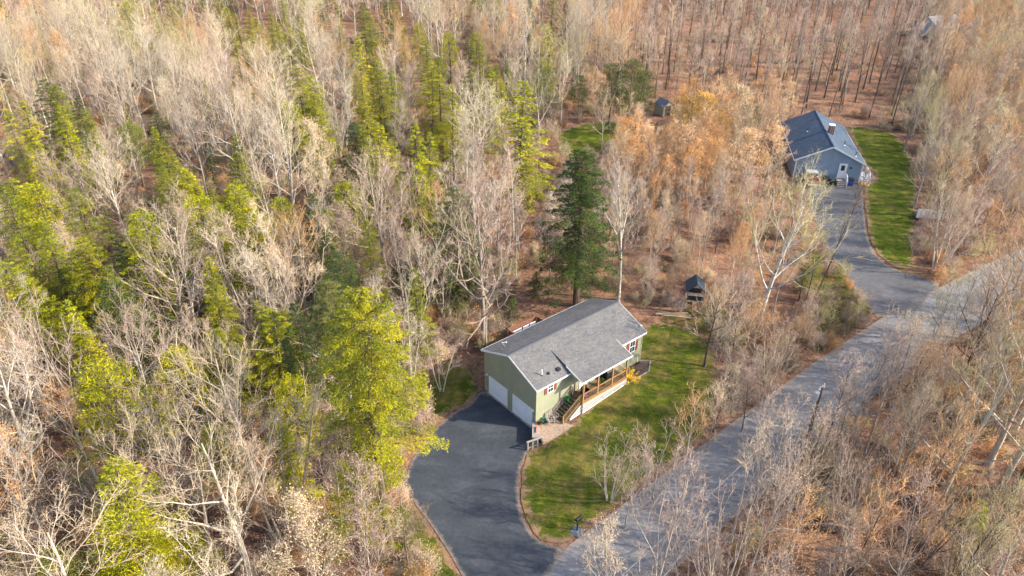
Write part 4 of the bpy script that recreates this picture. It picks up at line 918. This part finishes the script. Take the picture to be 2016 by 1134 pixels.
def clear(p, d):
    for s_ in (DRIVE, ROAD, DRIVE2, LAWN, LAWN_L, LAWN_B, LAWN_2):
        if inside((p.x, p.y), s_) or pdist((p.x, p.y), s_) < d: return False
    for c, rx in ((h1(7, 3.7), (9.5, 7.5)), (h2(8.6, 4.8), (11, 8))):
        u_, n_ = (U1, N1) if rx[0] == 9.5 else (U2, N2); dd = p-c; dd.z = 0
        if abs(dd.dot(u_)) < rx[0] and abs(dd.dot(n_)) < rx[1]: return False
    return True
TREES = []   # (p, h, kind, variant, bark, twig, sx, label)
def bt(px, py, h, kind, v, bk, tw, sx=1, label=None, rz=None, ty=0):
    p = spot(px, py); TREES.append((p, h, kind, v, bk, tw, sx, label, rz, ty, 1)); placed.append((p.x, p.y, 2))
bt(950,688,17,'broad',0,'bark_grey','pink',1.0,'big red twigged maple at the rear corner of the green house')
bt(958,700,12,'thin',0,'bark_pale','pink',.8,'thin forked tree close beside the big red twigged maple')
bt(1217,592,17.5,'tall',1,'bark_birch','grey',.9,'white barked tall tree rising behind the green house roof')
bt(1492,640,17,'broad',1,'bark_birch','olive',.95,'white birch with pale yellow buds between the two houses',None,.10)
bt(1387,722,9,'broad',2,'bark_dark','tan',1.0,'dark stemmed tree at the edge of the front lawn')
bt(1604,588,17,'thin',1,'bark_dark','dark',.7,'dark dead looking tree leaning over the second driveway',None,.12)
bt(500,1150,15,'gnarly',0,'bark_pale','tan',1.0,'wide spreading pale tree low in the near west woods')
bt(430,1160,13,'gnarly',1,'bark_grey','tan',1.0,'gnarled pale tree reaching toward the bottommost pine')
bt(806,1128,11,'thin',2,'bark_fir','pink',.8,'thin brown tree beside the great hemlock trunk')
bt(690,960,12,'thin',0,'bark_grey','tan',.8,'leaning bare trunk left of the great hemlock')
bt(1562,1010,11,'open',2,'bark_dark','pink',1.0,'dark forked tree in front of the utility pole')
bt(1275,1240,16,'open',3,'bark_pale','pink',.9,'spreading pale tree over the mouth of the road')
bt(1180,1260,12,'open',1,'bark_pale','tan',.9,'wide pale tree at the bottom of the road below the mailbox')
bt(1985,1180,17,'tall',0,'bark_birch','olive',.9,'big white barked tree at the bottom corner of the far bank')
bt(1400,1210,12,'fan',1,'bark_pale','pink',1,'pale many stemmed tree over the near road')
bt(1470,1150,12,'open',0,'bark_pale','pink',.9,'pale pink twigged tree on the bank edge below the utility pole')
bt(1350,1180,10,'fan',0,'bark_grey','pink',1.2,'slender pink twigged tree at the lowest road edge')
bt(1740,1010,13,'tall',2,'bark_grey','tan',.8,'grey tree with yellow buds beside the road bank')
bt(1640,905,9,'thin',1,'bark_dark','tan',.8,'crooked dark tree on the road edge past the utility pole')
bt(1850,985,15,'gnarly',1,'bark_pale','olive',.9,'pale wide branching tree with yellow buds high on the far bank')
bt(1230,1040,8.5,'open',0,'bark_pale','pink',1.1,'pale bare tree on the lawn verge beside the mailbox')
bt(1285,985,8.5,'fan',1,'bark_pale','pink',1.1,'many stemmed pink twigged tree in the low front lawn')
bt(1345,925,8.5,'open',2,'bark_pale','orange',1.1,'small orange budded tree on the lawn near the road')
bt(1200,985,7.5,'fan',1,'bark_pale','tan',1.2,'low bare sapling in the lawn nearest the mailbox')
for k_, (px, py) in enumerate([(1425,760),(1450,800),(1405,850),(1475,740),(1510,760),(1460,850),(1390,890),(1530,720),(1440,700),(1560,715),(1500,800)]):
    bt(px, py, (7, 8, 7.5, 9, 8)[k_ % 5], ('open', 'fan', 'young')[k_ % 3], k_ % 3, ('bark_grey', 'bark_pale', 'bark_dark')[k_ % 3], ('pink', 'pink', 'tan', 'orange')[k_ % 4], 1.1)
for k_, (px, py) in enumerate([(1352,300),(1385,305),(1410,318)]): bt(px, py, (9.5, 10, 8)[k_], 'bloom', k_ % 2, 'bark_grey', 'gold', 1.1, ['golden yellow budded tree first of three over the orange thicket', 'golden yellow budded tree between two others over the orange thicket', 'golden yellow budded tree nearest the blue house'][k_])
for k_, (px, py) in enumerate([(1778,300),(1812,345),(1800,410),(1822,470),(1790,520),(1850,520)]): bt(px, py, (10, 11, 10, 9, 7, 9)[k_], ('broad', 'open', 'broad', 'open', 'young', 'broad')[k_], k_ % 3, 'bark_grey', ('tan', 'olive', 'tan', 'olive', 'pink', 'tan')[k_], 1.1)
for k_, (px, py) in enumerate([(1482,1015),(1535,985),(1600,945),(1628,905),(1668,872),(1725,822),(1768,792),(1845,735),(1895,700),(1935,672),(1985,640),(1500,1060),(1700,900),(1800,830),(1880,770),(1960,720),(1660,960),(1440,1070)]):
    bt(px, py, (12, 11, 13, 10.5, 12.5)[k_ % 5], ('open', 'fan', 'thin', 'open', 'broad')[k_ % 5], k_ % 3, ('bark_grey', 'bark_pale', 'bark_dark', 'bark_pale')[k_ % 4], ('pink', 'tan', 'pink', 'grey')[k_ % 4], .95)
bt(545,660,17,'multi',2,'bark_pale','tan',1.0,'tall pale trees fanning up behind the soft green hemlock')
bt(875,620,14,'multi',0,'bark_grey','pink',1.0,'red brown fan shaped tree left of the big maple')
bt(800,640,13,'broad',2,'bark_grey','pink',.9,'pink twigged tree in the dip left of the big maple')
bt(690,600,13,'young',1,'bark_grey','pink',1.1,'slim fan shaped tree above the great hemlock')
bt(870,770,7,'multi',1,'bark_pale','pink',1.0,'low pink bush tree at the corner of the side lawn')
bt(330,905,14,'broad',1,'bark_pale','pink',.95,'pink white tree spreading over the near west woods')
bt(560,430,15,'tall',3,'bark_birch','grey',1.0,'white trunked tree in the middle of the deep woods')
bt(1030,215,20,'thin',1,'bark_birch','grey',.9,'tall white thin tree left of the small back lawn')
bt(1184,300,10,'gnarly',2,'bark_pale','tan',.7,'bare crooked pale tree on the edge of the small back lawn')
for px, py, h in ((1725,120,0),):
    pass
for i, (px, py) in enumerate([(1652,215),(1683,202),(1711,232),(1725,188),(1755,208),(1623,192),(1587,200),(1550,205),(1755,250)]):
    bt(px, py, 15, 'tall' if i % 2 else 'thin', i % 3, 'bark_dark', 'dark', .9, ['dark leaning trunk just past the blue roof ridge', 'dark trunk above the chimney of the blue house', 'near dark trunk at the top of the blue house lawn', 'dark trunk second from the top of the long lawn', 'dark trunk at the end of the dark row', 'dark trunk touching the blue roof ridge', 'dark trunk behind the blue roof slope', 'dark trunk behind the far corner of the blue house', 'small dark trunk at the edge of the long lawn'][i])
q = random.Random(2024)
BARKS = ['bark_pale', 'bark_grey', 'bark_dark', 'bark_birch']
def zone(px, py, p):
    y = p.y
    if px > 1250 and 40 < py < 262 and px < 1830: return dict(sp=4.3, kinds=['forest', 'forest', 'thin', 'forest'], bk=[.3, 3, 9, 0], tw=['tan', 'pink', 'grey', 'dark', 'pink'], h=(12, 16), con=0)
    if px > 1160 and py < 235 and px < 1830: return dict(sp=3.8, kinds=['tall', 'thin', 'tall', 'broad'], bk=[1, 5, 6, 0], tw=['tan', 'cream', 'orange', 'grey', 'pink'], h=(12, 16), con=0)
    if px > 1160 and py < 520 and px < 1600 and py >= 235: return dict(sp=2.6, kinds=['young', 'bloom', 'bloom', 'young', 'multi'] if py < 430 else ['young', 'young', 'thin', 'multi'], bk=[2, 5, 1, 1], tw=['orange', 'orange', 'orange', 'peach', 'peach', 'tan'] if py < 430 else ['tan', 'pink', 'orange', 'tan'], h=(8, 12), con=0)
    if 1240 < px < 1620 and py < 700: return dict(sp=3.0, kinds=['thin', 'young', 'young'], bk=[3, 4, 2, 1], tw=['tan', 'pink', 'orange'], h=(8, 12), con=0)
    if px >= 1600 and py < 640: return dict(sp=2.6, kinds=['young', 'broad', 'multi', 'young'], bk=[3, 5, 2, 0], tw=['tan', 'orange', 'pink', 'tan', 'olive'], h=(9, 13), con=0)
    if px > 1250: return dict(sp=2.7 if px > 1400 else 3.2, kinds=['open', 'fan', 'open', 'fan', 'gnarly', 'thin', 'open'], bk=[4, 5, 4, .4], tw=['tan', 'pink', 'tan', 'dark', 'olive', 'cream'] if px > 1800 else ['pink', 'dark', 'tan', 'pink', 'orange'], h=(9, 14), con=0)
    if 1000 < px <= 1250 and py > 330: return dict(sp=4.2, kinds=['thin', 'young', 'tall'], bk=[3, 4, 2, 1], tw=['tan', 'pink', 'grey'], h=(9, 14), con=.05)
    return dict(sp=4.3 if py < 520 else 3.5, kinds=['tall', 'broad', 'broad', 'gnarly', 'multi', 'young'], bk=[8, 3, 0, .7] if py < 480 else [4, 7, .6, .3], tw=['tan', 'grey', 'pink', 'tan', 'grey', 'pink', 'orange', 'cream'] if py > 420 else ['tan', 'grey', 'pink', 'cream', 'grey', 'cream', 'tan', 'pink'] if py > 250 else ['tan', 'grey', 'cream', 'cream', 'grey', 'pink', 'orange', 'olive'], h=(11, 16), con=.22 if px < 1000 else .03)
TIPS = [(c[0], c[1]) for c in CL if c[4] == 'bright' or (c[4] == 'mid' and c[2] > 11)]
cell = {}
def fit(p, sp):
    cx, cy = int(p.x//5), int(p.y//5)
    for i in (-1, 0, 1):
        for j in (-1, 0, 1):
            for a in cell.get((cx+i, cy+j), ()):
                s_ = (sp+a[2])*.5
                if (a[0]-p.x)**2+(a[1]-p.y)**2 < s_*s_: return False
    cell.setdefault((cx, cy), []).append((p.x, p.y, sp)); return True
for a in placed: cell.setdefault((int(a[0]//5), int(a[1]//5)), []).append((a[0], a[1], 2.2))
for k in range(60000):
    y = 26+(q.random()**.62)*265; xm = 30+y*.74; x = q.uniform(-xm, xm); p = Vector((x, y, 0))
    px, py = pix(p)
    if not (-60 < px < 2080): continue
    z = zone(px, py, p)
    if not fit(p, z['sp']*(1 if y < 170 else 1.25)*q.uniform(.85, 1.2)): continue
    if not clear(p, 1.2): continue
    if inside((x, y), YARD) or inside((x, y), LAWN_T): 
        if q.random() < .6: continue
    kd = q.choice(z['kinds']); h = q.uniform(*z['h']); 
    if kd == 'young': h *= .85
    p.z = hgt(x, y)
    if pix(p+Vector((0, 0, h)))[1] > 1150: continue
    if blocked(p, h, h*.17, q.random() < (.72 if px < 1240 or py < 480 else .12)): continue
    tp = pix(p+Vector((0, 0, h*.75))); md = pix(p+Vector((0, 0, h*.4)))
    if q.random() < .94 and any((tp[0]-a)**2+(tp[1]-b_-14)**2 < 44**2*(.5+b_/900) or (md[0]-a)**2+(md[1]-b_-16)**2 < 24**2*(.5+b_/900) for a, b_ in TIPS if b_ < md[1]): continue
    cn = noise.noise((x*.045, y*.045, 11))
    if px < 1000 and q.random() < z['con']*(1+2.6*cn) and NC < 292:
        put_con(p, q.uniform(6, 12.5), q.choice(['hemlock', 'hemlock', 'spire', 'pine']), q.choice(['dark', 'mid', 'bright', 'bright', 'mid'])); continue
    bk = BARKS[q.choices(range(4), z['bk'])[0]]
    TREES.append((p, h, kd, q.randrange(len(BK[kd])), bk, q.choice(z['tw']), q.uniform(.8, 1.1), None, None, q.gauss(0, .035), 0))
def showing(t):
    a, b_ = pix(t[0]), pix(t[0]+Vector((0, 0, t[1]))); d = (t[0]-CAM).length
    vis = 1 if (-20 < b_[0] < 2036 and b_[1] < 1134) else 0
    return (t[10], vis*t[1]/d)
TREES.sort(key=showing, reverse=True)
near_t, far_t = TREES[:296], TREES[296:]
q2 = random.Random(77); EXTRA = []
for k in range(9000):      # woods go on beyond both sides of the view
    y = 22+(q2.random()**.7)*250; x = (30+y*.72)*q2.choice((-1, 1))*q2.uniform(.95, 1.5); p = Vector((x, y, 0)); px, py = pix(p)
    if -62 <= px <= 2082 or not fit(p, 4.6*q2.uniform(.85, 1.2)) or not clear(p, 1.2): continue
    p.z = hgt(x, y); kd = q2.choice(['tall', 'broad', 'multi', 'young', 'open'] if x > 0 else ['tall', 'broad', 'gnarly', 'multi']); h = q2.uniform(9, 14)
    if y < 60 and x > 0: h *= .8
    if -60 < pix(p+Vector((0, 0, h)))[0] < 2076 and pix(p+Vector((0, 0, h)))[1] > 0: continue
    far_t.append((p, h, kd, q2.randrange(len(BK[kd])), BARKS[q2.choices(range(3), (3, 4, 2))[0]], q2.choice(['tan', 'pink', 'grey', 'orange']), 1, None, None, 0, 0)); EXTRA.append((x, y))
BN = {'bark_pale': 'pale barked', 'bark_grey': 'grey barked', 'bark_dark': 'dark barked', 'bark_birch': 'white barked'}
TN = {'peach': 'peach buds', 'cream': 'cream twigs', 'pink': 'pinkish twigs', 'tan': 'tan twigs', 'grey': 'grey twigs', 'orange': 'orange buds', 'olive': 'yellow-green buds', 'gold': 'golden buds', 'dark': 'dark twigs'}
KN = {'tall': 'tall tree', 'broad': 'broad tree', 'young': 'young tree', 'open': 'open-crowned tree', 'forest': 'high-crowned tree', 'bloom': 'rounded tree', 'fan': 'fan-shaped tree', 'multi': 'many-stemmed tree', 'thin': 'thin tree', 'gnarly': 'gnarled tree'}
for p, h, kd, v, bk, tw, sx, lab, rz, ty, _ in near_t:
    reg = region(*pix(p+Vector((0, 0, h*.4))), p)
    put('bare_tree', bare_meshes(kd, v, bk, tw), p, h, BK[kd][v][2], rz if rz is not None else (q.uniform(0, 6.28) if not ty or not lab else 0), sx,
        lab or f"{BN[bk]} {KN[kd]} with {TN[tw]} {WHERE[reg]}", 'tree', None if lab else 'bare trees '+WHERE[reg], q.gauss(0, .03) if not lab else 0, ty)

# ------------------------------------------------------------------ the masses: the rest of the woods, brush
def joined(A, B, mats):
    J = TM(); J.v = A.v+B.v; o = len(A.v); J.f = A.f+[tuple(i+o for i in f) for f in B.f]; J.m = A.m+[i+1 for i in B.m]; J.t = [(i+len(A.f), t_) for i, t_ in B.t]
    return J.mesh('wood', mats)
def scatter(name, protos, pts, label=None):
    """pts: (x, y, z, index, rz, scale, tilt)"""
    pc = bpy.data.collections.new(name+' kinds')
    for i, me in enumerate(protos): pc.objects.link(bpy.data.objects.new('%s_%02d' % (name, i), me))
    me = bpy.data.meshes.new(name); me.from_pydata([t_[:3] for t_ in pts], [], [])
    for nm, ty, fn in (('idx', 'INT', lambda t_: t_[3]), ('scl', 'FLOAT', lambda t_: t_[5])):
        a = me.attributes.new(nm, ty, 'POINT'); a.data.foreach_set('value', [fn(t_) for t_ in pts])
    a = me.attributes.new('rot', 'FLOAT_VECTOR', 'POINT'); a.data.foreach_set('vector', [c for t_ in pts for c in (t_[6], 0, t_[4])])
    o = bpy.data.objects.new(name, me); col.objects.link(o); tag(o, kind='stuff', label=label)
    g = bpy.data.node_groups.new(name, 'GeometryNodeTree'); g.interface.new_socket('Geometry', in_out='INPUT', socket_type='NodeSocketGeometry'); g.interface.new_socket('Geometry', in_out='OUTPUT', socket_type='NodeSocketGeometry')
    N = g.nodes.new; gi, go = N('NodeGroupInput'), N('NodeGroupOutput'); ip = N('GeometryNodeInstanceOnPoints'); ci = N('GeometryNodeCollectionInfo')
    ci.inputs[0].default_value = pc; ci.inputs['Separate Children'].default_value = True; ci.inputs['Reset Children'].default_value = True
    L = g.links.new; L(gi.outputs[0], ip.inputs['Points']); L(ci.outputs[0], ip.inputs['Instance']); ip.inputs['Pick Instance'].default_value = True
    for nm, dt, s_ in (('idx', 'INT', 'Instance Index'), ('rot', 'FLOAT_VECTOR', 'Rotation'), ('scl', 'FLOAT', 'Scale')):
        na = N('GeometryNodeInputNamedAttribute'); na.data_type = dt; na.inputs[0].default_value = nm; L(na.outputs[0], ip.inputs[s_])
    L(ip.outputs[0], go.inputs[0]); md = o.modifiers.new('scatter', 'NODES'); md.node_group = g; return o
pk = {}; pm = []; pts = []
for p, h, kd, v, bk, tw, sx, lab, rz, ty, _ in far_t:
    if bk == 'bark_birch': bk = 'bark_pale'
    k = (kd, v, bk, tw)
    if k not in pk:
        if len(pm) < 60: pk[k] = len(pm); A, B, H, _x = BK[kd][v]; pm.append(joined(A, B, [M[bk], M['tw_'+tw], M['bd_'+tw]]))
        else:
            c_ = [kk for kk in pk if kk[0] == kd and (kk[3] == tw or kk[2] == bk)] or [kk for kk in pk if kk[0] == kd] or list(pk)
            pk[k] = pk[q.choice(c_)]
    pts.append((p.x, p.y, p.z, pk[k], q.uniform(0, 6.28), h/BK[kd][v][2], q.gauss(0, .03)))
scatter('woods', pm, pts)
# brush: knee to head high saplings and stems on the forest floor
bm_ = []
for i, (tw, H) in enumerate((('pink', 2.2), ('tan', 3.0), ('orange', 1.6), ('dark', 2.4), ('tan', 1.2), ('olive', 2.0))):
    A, B = bare(900+i, H=H, clear=.05, r0=.022, limbs=10, spread=.6, reach=.5, stems=3 if i % 2 else 5, sides=3, nsub=(4, 3, 2), twig=.55, bud=.045, wig=.16); bm_.append(joined(A, B, [M['tw_'+tw], M['tw_'+tw], M['bd_'+tw]]))
pts = []
for k in range(26000):
    y = 30+(q.random()**.7)*170; xm = 26+y*.74; x = q.uniform(-xm, xm); p = Vector((x, y, 0))
    if not clear(p, .35): continue
    nz = noise.noise((x*.12, y*.12, 0)); px, py = pix(p)
    if 1280 < px < 1800 and 40 < py < 262 and q.random() < .75: continue
    if not (-30 < px < 2050) or py > 1250: continue
    dense = 1.2 if (px > 1250 and py > 650) else (.45 if px > 1000 else (.7 if py < 500 else 1.2))
    if q.random() > dense*(.6+nz): continue
    if pdist((x, y), LAWN) < 2 and q.random() < .6: continue
    c = pix((x, y, 1.5))
    if any(inside(c, P) for P in PROT_PX[:1]) : continue
    pts.append((x, y, hgt(x, y), q.randrange(6), q.uniform(0, 6.28), q.uniform(.6, 1.4), q.gauss(0, .12)))
for x, y in EXTRA:
    for _ in range(4):
        a, c_ = x+q2.uniform(-3, 3), y+q2.uniform(-3, 3)
        if clear(Vector((a, c_, 0)), .5): pts.append((a, c_, hgt(a, c_), q2.randrange(6), q2.uniform(0, 6.28), q2.uniform(.6, 1.4), 0))
scatter('undergrowth', bm_, pts)
# forsythia by the porch
p = h1(10.75, -1.25, 1.15)
o = thing('forsythia_bush', p, 0, 'yellow flowering bush at the end of the porch', 'bush')
A, B = TM(), TM(); qq = random.Random(8)
for k in range(46):
    a, e = qq.uniform(0, 6.28), qq.uniform(.5, 1.35); L = qq.uniform(.8, 1.5); d = Vector((math.cos(a)*math.cos(e), math.sin(a)*math.cos(e), math.sin(e))); pp = Vector((qq.uniform(-.2, .2), qq.uniform(-.2, .2), 0)); ps = [pp]
    for j in range(5): d = (d+Vector((0, 0, -.09))+rv(qq)*.1).normalized(); pp = pp+d*L/5; ps.append(pp)
    A.tube(ps, [.014, .012, .01, .008, .006, .004], 3, 0)
    for j in range(50): t_ = qq.uniform(.8, 4.99); i = int(t_); c = ps[i].lerp(ps[i+1], t_-i)+rv(qq)*.05; v = rv(qq); B.quad(c, v*.09, v.orthogonal().normalized()*.035, 0)
for nm, T_, mt in (('stems', A, M['tw_tan']), ('blossom', B, flat('forsythia_yellow', (.72, .47, .02), .6, .25))):
    c = bpy.data.objects.new(nm, T_.mesh(nm, [mt])); col.objects.link(c); c.parent = o
#print('TREES', len(TREES), 'conifers', NC, 'brush', len(pts), 'mesh kinds', len(pm), len(_mc))

# labels that several things would share: say which one, counted across the photo
by = {}
for o in col.objects:
    if o.parent is None and o.get('group') and o.get('label') and (o['group'].startswith('evergreens') or o['group'].startswith('bare trees')): by.setdefault(o['label'], []).append(o)
ORD = 'first second third fourth fifth sixth seventh eighth ninth tenth eleventh twelfth thirteenth fourteenth fifteenth sixteenth seventeenth eighteenth nineteenth twentieth'.split()
for lb, v in by.items():
    if len(v) < 2: continue
    v.sort(key=lambda o: pix(o.location+Vector((0, 0, 8*o.scale.z)))[0])
    for i, o in enumerate(v): o['label'] = lb+', '+(ORD[i] if i < len(ORD) else ORD[i % 20]+' from the twentieth')+' from left'
